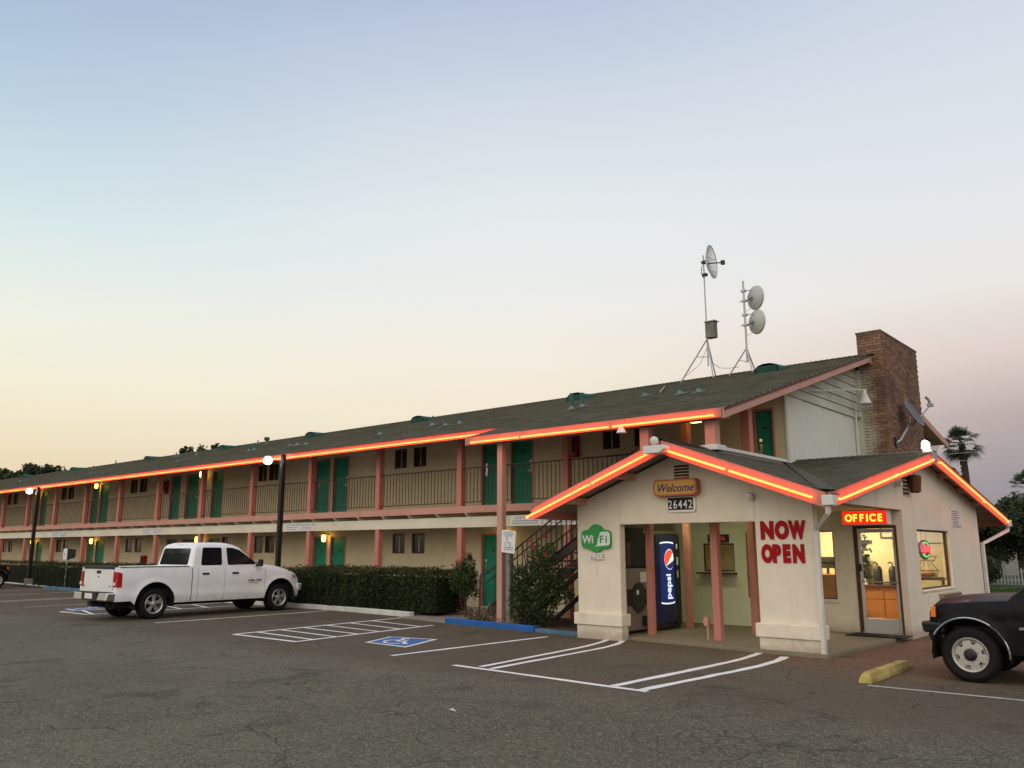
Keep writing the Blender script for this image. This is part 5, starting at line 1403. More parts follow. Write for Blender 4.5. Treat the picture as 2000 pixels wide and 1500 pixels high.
def t_side(y):
    zb_ = t_bot(y); zt = interp(beltT, y); hw = t_hw(y); out_ = []
    for k in range(12):
        z = zb_+(zt-.04-zb_)*k/11
        u = (z-.35)/(zt-.35)
        x = hw-.05*(max(0, u-.6)/.4)**2-.03*(max(0, .2-u)/.2)**1.5-(.012 if z > .64 else .0)
        for yc in (0, WB):      # flared arches
            d = math.hypot(y-yc, z-zc)
            if RA-.02 < d < RA+.12: x += .022*(1-(d-RA)/.12)
        out_.append((x, z))
    return out_, zt, hw
def t_sec(y, kind):
    sd, zt, hw = t_side(y)
    if kind == 'bed': tp = [(hw-.062, zt), (hw-.12, zt), (hw-.13, zt-.03), (hw-.14, .90), (hw*.5, .90), (0, .90)]
    elif kind == 'hood':
        zcn = interp([(2.6, 1.24), (3.1, 1.25), (3.6, 1.19), (4.05, 1.09), (4.2, 1.0), (4.33, .86)], y)
        tp = [(hw-.075, zt-.005), (hw-.16, zt-.012), (hw-.21, zt+.01), (hw-.30, zcn-.01), (hw*.4, zcn), (0, zcn+.008)]
    else: tp = [(hw-.062, zt), (hw-.12, zt+.002), (hw-.2, zt+.003), (hw-.4, zt+.003), (hw*.3, zt+.003), (0, zt+.003)]
    return (y, sd+tp)
ys = arch_stations(-.96, 4.30, [(0, RA), (WB, RA)])
secs = []
for y in ys:
    if y < -.90: secs.append(t_sec(y, 'flat'))
    elif y < .88:
        if secs and secs[-1][0] < -.90: secs.append(t_sec(-.901, 'flat'))
        secs.append(t_sec(y, 'bed'))
    elif y < 2.75:
        if secs[-1][0] < .88: secs.append(t_sec(.879, 'bed')); secs.append(t_sec(.8795, 'flat'))
        secs.append(t_sec(y, 'flat'))
    else: secs.append(t_sec(y, 'hood'))
body = loft(secs).make('body', M['white_car'], tk, smooth=True)
gw = [(1.15, .80), (1.2, .793), (1.66, .728), (1.73, .69), (1.78, .58), (1.80, .4)]
wf_ = lambda z: interp(gw, z)
yr = [(1.15, .90), (1.66, 1.02), (1.73, 1.08), (1.78, 1.2), (1.80, 1.5)]; yf = [(1.15, 3.0), (1.66, 2.36), (1.73, 2.2), (1.78, 2.0), (1.80, 1.8)]
ring_loft([(z, wf_(z), interp(yr, z), interp(yf, z), .1) for z in (1.15, 1.2, 1.3, 1.4, 1.5, 1.6, 1.66, 1.70, 1.73, 1.76, 1.78, 1.795)]).make('cab', M['white_car'], tk, smooth=True)
for s in (1, -1):
    side_pane(rounded([(1.20, 1.225), (1.80, 1.225), (1.79, 1.665), (1.25, 1.665)], .05), wf_, s, .004).make('side_window', M['autoglass'], tk)
    side_pane(rounded([(1.97, 1.225), (2.82, 1.235), (2.78, 1.30), (2.32, 1.60), (2.12, 1.655), (1.93, 1.665)], .04), wf_, s, .004).make('side_window', M['autoglass'], tk)
b = B(); q = lambda x, z: (x, interp(yr, z)-.006, z)
rp_ = rounded([(-.64, 1.24), (.64, 1.24), (.60, 1.645), (-.60, 1.645)], .05)
b.add([q(x, z) for x, z in rp_]+[(x, interp(yr, z)+.01, z) for x, z in rp_], [tuple(range(len(rp_)))]+[(i, (i+1) % len(rp_), len(rp_)+(i+1) % len(rp_), len(rp_)+i) for i in range(len(rp_))]); b.make('rear_window', plain('rear_glass', (.015, .018, .018), .02, 0, 1.0), tk)
b = B(); wp = rounded([(-.74, 1.19), (.74, 1.19), (.62, 1.66), (-.62, 1.66)], .05)
b.add([(x, interp(yf, z)+.008, z) for x, z in wp]+[(x, interp(yf, z)-.01, z) for x, z in wp], [tuple(range(len(wp)))[::-1]]+[(i, len(wp)+i, len(wp)+(i+1) % len(wp), (i+1) % len(wp)) for i in range(len(wp))]); b.make('windscreen', M['autoglass'], tk)
bl2 = B().box(-.14, .14, 1.075, 1.13, 1.70, 1.735).make('brake_light', M['red_lens'], tk, bevel=.008)
# seams as recessed dark gaps
def seam(y0, z0, y1, z1, s, w=.007):
    b = B(); n = 10; vs = []
    for i in range(n+1):
        y = y0+(y1-y0)*i/n; z = z0+(z1-z0)*i/n; sd, zt, hw = t_side(y)
        x = interp([(p[1], p[0]) for p in sd], z)+.004
        vs += [(s*x, y-w/2, z), (s*x, y+w/2, z)]
    b.add(vs, [(2*i, 2*i+1, 2*i+3, 2*i+2) for i in range(n)]); return b
for s in (1, -1):
    seam(.93, .37, .95, 1.17, s, .016).make('panel_gap', M['dark'], tk)
    for a in ((1.10, .37, 1.12, 1.15), (1.84, .37, 1.88, 1.15), (3.06, .37, 3.12, 1.12)): seam(*a, s, .006).make('panel_gap', M['black'], tk)
    for y0 in (1.22, 2.08):
        sd, zt, hw = t_side(y0); B().box(s*hw-.012-(.03 if s > 0 else -.03), s*hw+s*.018-.012*s, y0-.0, y0+.19, 1.0, 1.045).make('door_handle', M['black'], tk, bevel=.012)
    b = B(); b.hexa([(s*.87, 2.80, 1.17), (s*1.04, 2.80, 1.17), (s*1.02, 2.90, 1.19), (s*.87, 2.90, 1.19)], [(s*.92, 2.80, 1.37), (s*1.06, 2.80, 1.37), (s*1.04, 2.88, 1.35), (s*.92, 2.88, 1.35)])
    b.box(min(s*.8, s*.92), max(s*.8, s*.92), 2.80, 2.88, 1.19, 1.25); mr = b.make('mirror', M['black'], tk, bevel=.02)
    # tail lamp wraps the corner
    sd, zt, hw = t_side(-.9)
    b = B(); X1 = hw+.008
    b.hexa([(s*(X1-.17), -.98, .76), (s*(X1+.004), -.955, .76), (s*(X1+.006), -.84, .76), (s*(X1-.17), -.84, .76)], [(s*(X1-.17), -.98, 1.11), (s*(X1-.008), -.955, 1.11), (s*(X1-.004), -.84, 1.07), (s*(X1-.17), -.84, 1.11)])
    tl2 = b.make('tail_light', M['red_lens'], tk, bevel=.012)
    B().box(min(s*(X1-.13), s*(X1-.04)), max(s*(X1-.13), s*(X1-.04)), -.986, -.978, .80, .87).make('reverse_lens', M['paper'], tl2)
    # headlamp
    sd, zt, hw4 = t_side(4.15)
    b = B(); b.hexa([(s*.58, 4.30, .74), (s*(t_hw(4.28)+.0), 4.22, .74), (s*(t_hw(4.1)+.006), 4.02, .76), (s*.60, 4.0, .76)], [(s*.60, 4.26, .93), (s*(t_hw(4.2)-.0), 4.16, .94), (s*(t_hw(4.0)+.0), 3.99, .96), (s*.6, 3.98, .96)]); b.make('headlight', plain('headlight_lens', (.5, .42, .33), .15), tk, bevel=.015)
b = B(); b.hexa([(-.76, -1.15, .45), (.76, -1.15, .45), (.84, -.87, .45), (-.84, -.87, .45)], [(-.78, -1.12, .64), (.78, -1.12, .64), (.85, -.87, .64), (-.85, -.87, .64)])
rb = b.make('rear_bumper', M['chrome'], tk, bevel=.03)
b = B(); b.box(-.34, .34, -1.155, -1.1, .47, .645); b.make('step_recess', M['black'], rb); B().box(-.17, .17, -1.165, -1.156, .50, .62).make('number_plate', M['paper'], rb)
B().box(-.74, .74, -1.11, -.88, .642, .652).make('step_pad', M['black'], rb)
B().box(-.08, .08, -1.13, -.8, .34, .44).make('tow_hitch', M['dark'], tk)
B().hexa([(-.78, 4.25, .50), (.78, 4.25, .50), (.70, 4.42, .50), (-.70, 4.42, .50)], [(-.84, 4.22, .70), (.84, 4.22, .70), (.74, 4.42, .70), (-.74, 4.42, .70)]).make('front_bumper', M['white_car'], tk, bevel=.03)
B().box(-.70, .70, 4.1, 4.34, .28, .50).make('air_dam', M['black'], tk, bevel=.02)
g_ = B().box(-.5, .5, 4.2, 4.34, .72, .98).make('grille', M['chrome'], tk, bevel=.02); B().box(-.44, -.03, 4.335, 4.35, .75, .95).make('grille_opening', M['black'], g_); B().box(.03, .44, 4.335, 4.35, .75, .95).make('grille_opening', M['black'], g_)
B().box(-.71, .71, -.975, -.87, 1.165, 1.235).make('tailgate_cap', M['black'], tk, bevel=.01)
for s in (1, -1): B().box(min(s*.745, s*.825), max(s*.745, s*.825), -.88, .86, 1.207, 1.222).make('bed_rail_cap', M['black'], tk, bevel=.004)
b = B(); b.box(-.10, .10, -.968, -.958, 1.06, 1.13); b.box(-.02, .02, -.968, -.958, .97, 1.01); b.make('tailgate_handle', M['black'], tk, bevel=.005)
b = B(); b.box(-.68, -.58, -.967, -.959, .76, .79); b.box(.50, .60, -.967, -.959, .76, .79); b.make('tailgate_badge', M['steel'], tk)
for x in (-.685, .685): B().box(x-.004, x+.004, -.9645, -.959, .68, 1.2).make('panel_gap', M['black'], tk)
text('RAM 1500', 'door_lettering', M['black'], tk, (.861, 2.56, .80), .085, FX, .001, .001, .2, 'LEFT', 1.1)
text('HEMI MAGNUM', 'door_lettering', M['red'], tk, (.863, 2.58, .755), .036, FX, .001, 0, .2, 'LEFT', 1.1)
ch2 = B(); ch2.box(-.55, .55, -.8, 4.1, .28, .50); ch2.tube([(-.75, 0, zc), (.75, 0, zc)], .06); ch2.sphere((0, 0, .33), .15); ch2.tube([(-.75, WB, zc), (.75, WB, zc)], .06); ch2.box(.3, .45, -.8, -.3, .25, .4)
ch2.make('chassis', M['dark'], tk)
b = B(); b.box(-.70, .70, -.82, 4.0, .50, .70); b.make('floor_pan', M['dark'], tk)
for yc in (0, WB):
    liner(tk, yc, RA+.006, HW-.008, .36, zc)
    for s in (1, -1): wheel(tk, (s*(HW-.04), yc, .348), s, .348, .24, .222, 5, M['rim'])
b = B(); b.tube([(.3, 3.02, 1.265), (.72, 2.96, 1.27)], .012); b.tube([(-.5, 3.02, 1.265), (.0, 2.98, 1.27)], .012); b.make('wiper', M['black'], tk)

# --- black sport utility vehicle.  local: y forward, origin under the front axle
def make_suv(label, loc, rz):
    t = thing('sport_utility_vehicle', label, 'car', loc, rz); t.rotation_euler = (0, 0, rz); ORG[t.name] = Vector((0, 0, 0))
    hwB = .84; RA2 = .43; zc2 = .33; WB2 = -2.58; YA = .11
    belt = [(-3.6, 1.02), (-.6, 1.0), (-.35, 1.0), (.0, .975), (.35, .94), (.5, .915), (.56, .84)]
    def bot(y):
        for yc in (YA, WB2):
            if abs(y-yc) < RA2: return max(.33, zc2+math.sqrt(max(0, RA2*RA2-(y-yc)**2)))
        return .36 if y < .3 else .62
    def hwf(y):
        v = hwB
        if y > .15: v -= .10*((y-.15)/.41)**2.5
        if y < -3.3: v -= .05*((-3.3-y)/.3)**2
        return v
    def sec(y):
        zb_, zt, hw = bot(y), interp(belt, y), hwf(y); sd = []
        for k in range(12):
            z = zb_+(zt-.05-zb_)*k/11; u = (z-.33)/(zt-.33)
            x = hw-.035*(max(0, u-.75)/.25)**2-.03*(max(0, .3-u)/.3)-(.018 if z > .70 and z < .73 else 0)-(.012 if z >= .73 else 0)
            for yc in (YA, WB2):
                d = math.hypot(y-yc, z-zc2)
                if RA2-.02 < d < RA2+.08: x += .028*(1-(d-RA2)/.08)
            sd.append((x, z))
        zcn = zt+interp([(-.6, .03), (0, .06), (.45, .06), (.56, .0)], y)
        tp = [(hw-.055, zt-.012), (hw-.09, zt), (hw-.16, zt+.008), (hw*.6, zcn), (hw*.3, zcn+.005), (0, zcn+.008)]
        return (y, sd+tp)
    loft([sec(y) for y in arch_stations(-3.6, .56, [(YA, RA2), (WB2, RA2)], .07)]).make('body', M['black_car'], t, smooth=True)
    gw2 = [(.95, .80), (1.02, .79), (1.5, .66), (1.6, .60), (1.64, .4)]; w2_ = lambda z: interp(gw2, z)
    yr2 = [(.95, -3.58), (1.5, -3.45), (1.6, -3.3), (1.64, -3.0)]; yf2 = [(.95, -.30), (1.02, -.37), (1.5, -.93), (1.6, -1.12), (1.64, -1.5)]
    ring_loft([(z, w2_(z), interp(yr2, z), interp(yf2, z), .08) for z in (.95, 1.02, 1.1, 1.2, 1.3, 1.4, 1.5, 1.55, 1.6, 1.63)]).make('cab', M['black_car'], t, smooth=True)
    for s in (1, -1):
        side_pane(rounded([(-1.55, 1.04), (-.56, 1.04), (-.95, 1.46), (-1.55, 1.49)], .04), w2_, s, .004).make('side_window', M['autoglass'], t)
        side_pane(rounded([(-2.45, 1.04), (-1.65, 1.04), (-1.65, 1.49), (-2.45, 1.49)], .04), w2_, s, .004).make('side_window', M['autoglass'], t)
        side_pane(rounded([(-3.4, 1.04), (-2.55, 1.04), (-2.55, 1.49), (-3.35, 1.47)], .04), w2_, s, .004).make('side_window', M['autoglass'], t)
        b = B(); b.hexa([(s*.80, -.78, 1.04), (s*.99, -.78, 1.05), (s*.97, -.70, 1.06), (s*.80, -.70, 1.05)], [(s*.82, -.78, 1.16), (s*.98, -.78, 1.18), (s*.96, -.70, 1.17), (s*.82, -.70, 1.15)]); b.make('mirror', M['black'], t, bevel=.015)
        arc = [(s*(hwB+.012), RA2*1.0*math.cos(a)*1.04, zc2+(RA2+.015)*math.sin(a)) for a in [R(0+i*9.2) for i in range(17)]]
        if s: 
            B().tube([(s*(hwB+.012), YA+(RA2+.012)*math.cos(R(a)), zc2+(RA2+.012)*math.sin(R(a))) for a in range(30, 190, 8)], .012, 6).make('arch_trim', M['chrome'], t)
        B().tube([(s*(hwB+.012), WB2+(RA2+.012)*math.cos(R(a)), zc2+(RA2+.012)*math.sin(R(a))) for a in range(-5, 190, 8)], .012, 6).make('arch_trim', M['chrome'], t)
        b = B(); b.hexa([(s*.63, .575, .76), (s*(hwf(.5)+.004), .535, .76), (s*(hwf(.45)+.006), .47, .76), (s*.63, .47, .76)], [(s*.63, .56, .92-.03), (s*(hwf(.5)+.004), .52, .89), (s*(hwf(.45)+.006), .47, .895), (s*.63, .47, .90)]); b.make('turn_signal', M['orange'], t, bevel=.008)
        B().box(min(s*.36, s*.61), max(s*.36, s*.61), .5, .575, .76, .89).make('headlight', plain('suv_headlight', (.6, .6, .58), .1), t, bevel=.01)
        B().box(min(s*.846, s*.856), max(s*.846, s*.856), -2.2, -.52, .54, .60).make('side_moulding', M['black'], t, bevel=.004)
        B().box(min(s*.851, s*.859), max(s*.851, s*.859), -.62, -.46, .66, .69).make('fender_badge', M['chrome'], t)
        B().box(min(s*.75, s*.84), max(s*.75, s*.84), -3.63, -3.5, .75, 1.0).make('tail_light', M['red_lens'], t, bevel=.008)
        B().box(s*.838-.0035, s*.838+.0035, -.66, -.652, .42, .98).make('panel_gap', M['dark'], t); B().box(min(s*.83, s*.86), max(s*.83, s*.86), -1.6, -1.42, .86, .89).make('door_handle', M['black'], t, bevel=.006)
    B().hexa([(-.80, .38, .56), (.80, .38, .56), (.72, .66, .56), (-.72, .66, .56)], [(-.83, .38, .70), (.83, .38, .70), (.75, .67, .70), (-.75, .67, .70)]).make('front_bumper', M['black'], t, bevel=.03)
    B().hexa([(-.74, .40, .36), (.74, .40, .36), (.62, .56, .36), (-.62, .56, .36)], [(-.80, .38, .555), (.80, .38, .555), (.70, .62, .555), (-.70, .62, .555)]).make('air_dam', M['black'], t, bevel=.03)
    B().box(-.80, .80, -3.78, -3.5, .45, .62).make('rear_bumper', M['black'], t, bevel=.03)
    B().box(-.34, .34, .5, .57, .76, .88).make('grille', M['black'], t, bevel=.01)
    b = B(); wp = rounded([(-.70, 1.02), (.70, 1.02), (.60, 1.49), (-.60, 1.49)], .05)
    b.add([(x, interp(yf2, z)+.008, z) for x, z in wp]+[(x, interp(yf2, z)-.01, z) for x, z in wp], [tuple(range(len(wp)))[::-1]]+[(i, len(wp)+i, len(wp)+(i+1) % len(wp), (i+1) % len(wp)) for i in range(len(wp))]); b.make('windscreen', M['autoglass'], t)
    b = B(); b.box(-.5, .5, -3.3, .35, .26, .48); b.box(-.68, .68, -3.4, .3, .45, .66); b.make('chassis', M['dark'], t)
    for yc in (YA, WB2):
        liner(t, yc, RA2+.006, hwB-.008, .36, zc2)
        for s in (1, -1): wheel(t, (s*(hwB-.03), yc, .328), s, .328, .24, .205, 6, M['rimw'], 1)
    return t
make_suv('black sport utility vehicle with pale six spoke wheels at the right edge', (-2.60, 12.67, 0), R(90))
make_suv('dark sport utility vehicle mostly cut off by the left edge', (-41.35, 13.3, 0), R(0))

# wheel stop
ws_ = B(); c0 = Vector((-3.70, 10.92, 0)); c1 = Vector((-3.72, 12.75, 0)); hw_ = .09
sec_ = [(-.09, 0), (.09, 0), (.085, .05), (.05, .12), (-.05, .12), (-.085, .05)]
vs = []; n = 10
for i in range(n+1):
    t = i/n; p = c0+(c1-c0)*t; q = .0 if 0 < i < n else 1
    for x, z in sec_: vs.append((p.x+x*(1-.12*q), p.y+(.05 if i == 0 else -.05 if i == n else 0)*(z/.12), z*(1-.1*q)+random.uniform(-.004, .004)*(z > 0)))
m = len(sec_); ws_.add(vs, [(i*m+k, i*m+(k+1) % m, (i+1)*m+(k+1) % m, (i+1)*m+k) for i in range(n) for k in range(m)]+[tuple(range(m))[::-1], tuple(range(n*m, n*m+m))])
o = ws_.make('wheel_stop', painted('chipped_yellow_paint', (.50, .38, .12), .85, .25, 4, .4, dirt=(.28, .26, .2)), bevel=.01)
tag(o, 'chipped yellow concrete wheel stop in front of the black vehicle', 'wheel stop')
b = B(); b.add([(-6.35, 6.40, .006), (-6.27, 6.37, .012), (-6.25, 6.40, .006), (-6.32, 6.43, .014)], [(0, 1, 2, 3)]); b.add([(-6.25, 6.40, .006), (-6.27, 6.37, .012), (-6.21, 6.37, .005)], [(0, 1, 2)])
tag(b.make('litter', M['paper']), 'scrap of white paper litter on the open asphalt', 'litter')

# ------------------------------------------------------------------ lamp posts and signs
def lamp_post(label, x, y, h, m_lens, dx):
    t = thing('lamp_post', label, 'lamp post', (x, y, 0))
    B().box(x-.066, x+.066, y-.066, y+.066, 0, h).make('pole', M['pole'], t, bevel=.012)
    B().box(x-.14, x+.14, y-.14, y+.14, 0, .35).make('base', M['concrete'], t, bevel=.02)
    b = B(); b.tube([(x, y-.08, h-.25), (x-dx*.4, y-.22, h-.2)], .03); b.make('arm', M['pole'], t)
    B().lathe([(.05, .165), (.09, .14), (.10, .12)], (x-dx, y-.28, h-.19), n=16).make('hood', M['steel'], t, smooth=True)
    B().lathe([(.06, .12), (.115, .07), (.135, 0), (.12, -.06), (.05, -.11)], (x-dx, y-.28, h-.19), n=16).make('lens', m_lens, t, smooth=True)
    b = B(); b.box(x-.05, x+.22, y-.12, y-.085, h-.28, h-.22); b.make('bracket', M['pole'], t)
    return t
lamp_post('dark square lamp post with a lit white lamp behind the truck bonnet', -22.25, 15.0, 4.52, M['lamp_white'], .42)
lamp_post('dark square lamp post with a lit white lamp at the far left hedge', -41.35, 14.95, 4.42, M['lamp_white'], .25)
sg = thing('parking_sign', 'small white parking sign on a thin pole by the blue kerb at the far hedge', 'sign', (-36.75, 14.68, 0))
B().tube([(-36.75, 14.68, 0), (-36.75, 14.68, 1.55)], .028).make('pole', M['steel'], sg)
B().box(-37.05, -36.68, 14.62, 14.63, 1.22, 1.66).make('board', M['sign_white'], sg); B().hexa([(-36.66, 14.62, 1.2), (-36.60, 14.62, 1.2), (-36.52, 14.9, 1.3), (-36.58, 14.9, 1.3)], [(-36.66, 14.62, 1.66), (-36.60, 14.62, 1.66), (-36.52, 14.9, 1.62), (-36.58, 14.9, 1.62)]).make('side_board', M['black'], sg)
text('P', 'symbol', M['sign_blue'], sg, (-36.95, 14.615, 1.34), .22, FR, .001)
s2 = thing('accessible_parking_sign', 'faded white accessible parking sign on a weathered wooden post by the big rose bush', 'sign', (-12.05, 13.95, 0))
B().box(-12.12, -12.0, 13.9, 14.0, 0.04, 1.62).make('post', M['post_wood'], s2, bevel=.008)
B().prism([(x, 13.87, z) for x, z in rounded([(-12.22, 1.56), (-11.84, 1.52), (-11.80, 2.0), (-12.2, 2.04)], .04)], (0, .012, 0)).make('board', M['sign_white'], s2)
b = B()
for k, (z, w) in enumerate(((1.97, .26), (1.93, .3), (1.89, .22), (1.64, .28), (1.60, .24))): b.box(-12.01-w/2, -12.01+w/2, 13.864, 13.868, z, z+.02)
b.make('small_print', plain('faded_print', (.36, .42, .45), .7), s2)
b = B(); q = lambda x, z: (x, 13.866, z)
b.tube([q(-12.03+.075*math.cos(R(a)), 1.73+.075*math.sin(R(a))) for a in range(150, 400, 20)], .008, 4); b.tube([q(-12.05, 1.84), q(-12.04, 1.76), q(-11.98, 1.76), q(-11.95, 1.70)], .009, 4); b.sphere(q(-12.05, 1.86), .016)
b.make('wheelchair_symbol', plain('faded_blue', (.25, .35, .42), .7), s2)

# ------------------------------------------------------------------ hedges and shrubs
def hedge(label, x0, x1, y0, y1, h, z0, n):
    t = thing('hedge', label, 'hedge', ((x0+x1)/2, (y0+y1)/2, z0))
    cx, cy = (x0+x1)/2, (y0+y1)/2; L, D = (x1-x0)/2, (y1-y0)/2
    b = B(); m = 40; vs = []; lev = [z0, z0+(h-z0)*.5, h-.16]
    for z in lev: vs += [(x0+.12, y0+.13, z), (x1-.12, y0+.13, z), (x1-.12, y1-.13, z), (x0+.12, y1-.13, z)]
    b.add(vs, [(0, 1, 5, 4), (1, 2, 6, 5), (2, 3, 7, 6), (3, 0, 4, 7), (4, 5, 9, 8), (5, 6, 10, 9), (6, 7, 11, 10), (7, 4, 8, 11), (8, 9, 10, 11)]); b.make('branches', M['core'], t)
    rng = np.random
    A = np.array([2*L*(h-z0), 2*L*2*D, 2*D*(h-z0), 2*D*(h-z0), 2*L*(h-z0)*.25]); A /= A.sum()
    f = rng.choice(5, n, p=A); u = rng.uniform(0, 1, n); v = rng.uniform(0, 1, n)
    P_ = np.zeros((n, 3))
    P_[:, 0] = np.where((f == 0)|(f == 1)|(f == 4), x0+u*2*L, np.where(f == 2, x0, x1)); P_[:, 1] = np.where(f == 0, y0, np.where(f == 4, y1, np.where(f == 1, y0+v*2*D, y0+u*2*D)))
    P_[:, 2] = np.where(f == 1, h, z0+.04+v*(h-z0-.04))
    # lumps and rounded edges
    lump = .05*np.sin(P_[:, 0]*3.1)*np.cos(P_[:, 2]*4.3+P_[:, 0])+.03*np.sin(P_[:, 0]*9.7+1)+.02*np.sin(P_[:, 0]*23)
    d = np.abs(rng.normal(0, .045, n))+lump
    P_[:, 1] += np.where(f == 0, d, np.where(f == 4, -d, 0)); P_[:, 0] += np.where(f == 2, d, np.where(f == 3, -d, 0)); P_[:, 2] -= np.where(f == 1, d*.9-.02, 0)
    ex = np.maximum(0, np.abs(P_[:, 0]-cx)-(L-.18)); ez = np.maximum(0, P_[:, 2]-(h-.14)); P_[:, 2] -= ex*.5*(P_[:, 2] > h-.2)
    ey = np.maximum(0, np.abs(P_[:, 1]-cy)-(D-.12)); P_[:, 2] -= ey*.5*(P_[:, 2] > h-.2)
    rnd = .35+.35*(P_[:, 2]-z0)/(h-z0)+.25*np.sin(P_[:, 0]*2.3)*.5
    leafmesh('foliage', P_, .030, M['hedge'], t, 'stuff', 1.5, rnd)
    # stray shoots standing proud of the clipped top
    q = rng.uniform(0, 1, (n//9, 3)); S_ = np.stack([x0+.06+q[:, 0]*(2*L-.12), y0+.04+q[:, 1]*(2*D-.1), h-.03+q[:, 2]**3*.13+.03*np.sin(q[:, 0]*2*L*5)+.02*np.sin(q[:, 0]*2*L*13)], 1)
    leafmesh('new_shoots', S_, .030, M['shoot'], t, 'stuff', 2.0, None, 3)
    return t
hedge('long dark clipped hedge between the white truck and the small rose bush', -20.95, -14.95, 14.55, 15.65, 1.07, .08, 42000)
hedge('clipped hedge behind the white truck with the parking sign in front', -39.9, -21.4, 14.6, 15.55, 1.03, .08, 36000)
hedge('dark hedge at the far left edge behind the lamp post', -62, -40.4, 15.2, 16.0, 1.05, .08, 16000)
def bush(name, label, cat, base, blobs, n, size, m, stems, flowers=(), fm=None):
    t = thing(name, label, cat, base)
    pts = []
    for (x, y, z, rx, ry, rz, k) in blobs:
        p = np.random.normal(size=(int(n*k), 3)); p /= np.linalg.norm(p, axis=1)[:, None]; p *= np.random.uniform(.25, 1.05, (len(p), 1))**.6
        pts.append(p*np.array([rx, ry, rz])+np.array([x, y, z]))
    pts = np.concatenate(pts); pts = pts[pts[:, 2] > .06]
    # gaps between sprays
    g_ = np.sin(pts[:, 0]*9+pts[:, 2]*5)*np.sin(pts[:, 2]*11-pts[:, 0]*4)*np.sin(pts[:, 1]*8+2); pts = pts[g_ > -.45]
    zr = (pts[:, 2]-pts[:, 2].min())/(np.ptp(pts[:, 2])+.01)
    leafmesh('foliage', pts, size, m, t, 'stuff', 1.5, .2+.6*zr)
    b = B()
    for s in stems: b.tube(s[:-1], [s[-1]]*(len(s)-2)+[s[-1]*.4], 5)
    b.make('stem', M['bark'], t)
    for (x, y, z, r, mm) in flowers:
        p = np.random.normal(size=(26, 3)); p /= np.linalg.norm(p, axis=1)[:, None]; p *= r*.7
        leafmesh('flower', p+np.array([x, y, z]), r*.75, M[mm], t, None, 1.0)
    return t
fl_ = []
for x, z in ((-11.20, 1.66), (-10.88, 1.52), (-11.33, 1.80), (-11.05, 1.92), (-11.15, 1.46), (-11.5, 1.50), (-10.92, 1.88), (-10.7, 1.25)): fl_.append((x, 13.75, z, .055 if z in (1.66, 1.52) else .038, 'petal' if z in (1.66, 1.52, 1.80, 1.88) else 'petal_pink'))
shoots = [[(-11.2+dx*.3, 13.95, .05), (-11.2+dx*.7, 13.95, .8), (-11.2+dx, 13.9, 1.3), (-11.2+dx*1.15, 13.85, tz), .014] for dx, tz in ((-.7, 1.4), (-.35, 1.75), (0, 1.85), (.3, 1.75), (.55, 1.35), (-.55, 1.1), (.7, .9))]
bush('rose_bush', 'big sprawling rose bush with red blooms in front of the staircase', 'rose bush', (-11.2, 13.95, .05),
     [(-11.35, 13.95, .75, .62, .38, .62, .42), (-10.95, 13.95, .95, .48, .35, .5, .2), (-11.65, 13.9, .45, .32, .3, .42, .10), (-11.25, 13.95, 1.4, .26, .2, .32, .09), (-10.9, 13.9, 1.5, .16, .15, .28, .05), (-10.6, 13.95, .75, .26, .22, .25, .07), (-11.3, 13.95, .25, .42, .3, .25, .09), (-11.75, 13.95, 1.05, .2, .2, .28, .05)],
     9000, .034, M['rose'], shoots, fl_)
fl_ = [(-14.45, 14.8, 1.33, .07, 'petal_pink'), (-14.35, 14.8, 1.26, .06, 'petal_pink'), (-14.32, 14.8, 1.38, .05, 'petal_pink'), (-14.62, 14.8, 1.24, .045, 'petal_pink'), (-14.28, 14.85, 1.18, .05, 'petal_pink'), (-14.7, 14.8, 1.0, .05, 'petal_pink'), (-14.14, 14.8, 1.5, .04, 'petal')]
bush('rose_bush', 'small round rose bush with faded pink blooms at the end of the hedge', 'rose bush', (-14.3, 14.9, .02),
     [(-14.33, 14.9, .92, .38, .34, .40, .75), (-14.2, 14.9, 1.25, .2, .2, .22, .12), (-14.05, 14.9, .62, .2, .2, .25, .10), (-14.12, 14.88, 1.42, .06, .06, .14, .03)],
     4200, .033, M['rose'], [[(-14.3, 14.95, .02), (-14.31, 14.93, .45), (-14.33, 14.9, .95), .03], [(-14.3, 14.95, .3), (-14.15, 14.9, .8), (-14.12, 14.88, 1.5), .012], [(-14.3, 14.95, .3), (-14.5, 14.9, .8), (-14.5, 14.85, 1.3), .012]], fl_)
# dry weeds round the tall post
wd = B()
for i in range(120):
    x = random.choice((-12.9, -12.45, -12.2, -11.9, -13.1))+random.gauss(0, .14); y = 13.86+random.uniform(-.05, .3); h = random.uniform(.1, .3)*(2.2 if random.random() < .12 else 1); dx, dy = random.gauss(0, .12), random.gauss(0, .1)
    w = .006; wd.cr = random.random()
    wd.add([(x-w, y, .045), (x+w, y, .045), (x+dx*.5+w*.8, y+dy*.5, h*.6), (x+dx*.5-w*.8, y+dy*.5, h*.6), (x+dx, y+dy, h)], [(0, 1, 2, 3), (3, 2, 4)])
tag(wd.make('dry_weeds', M['dry']), 'dry yellow weeds round the foot of the tall salmon post', 'weeds', kind='stuff')
p = np.random.normal(size=(500, 3))*np.array([.22, .1, .09])+np.array([-13.0, 14.0, .12]); p = p[p[:, 2] > .05]
tag(leafmesh('ground_cover', p, .035, leaf_mat('withered_leaf', (.05, .03, .015), (.14, .09, .04)), None, 'stuff'), 'withered low plants behind the blue kerb', 'ground cover')

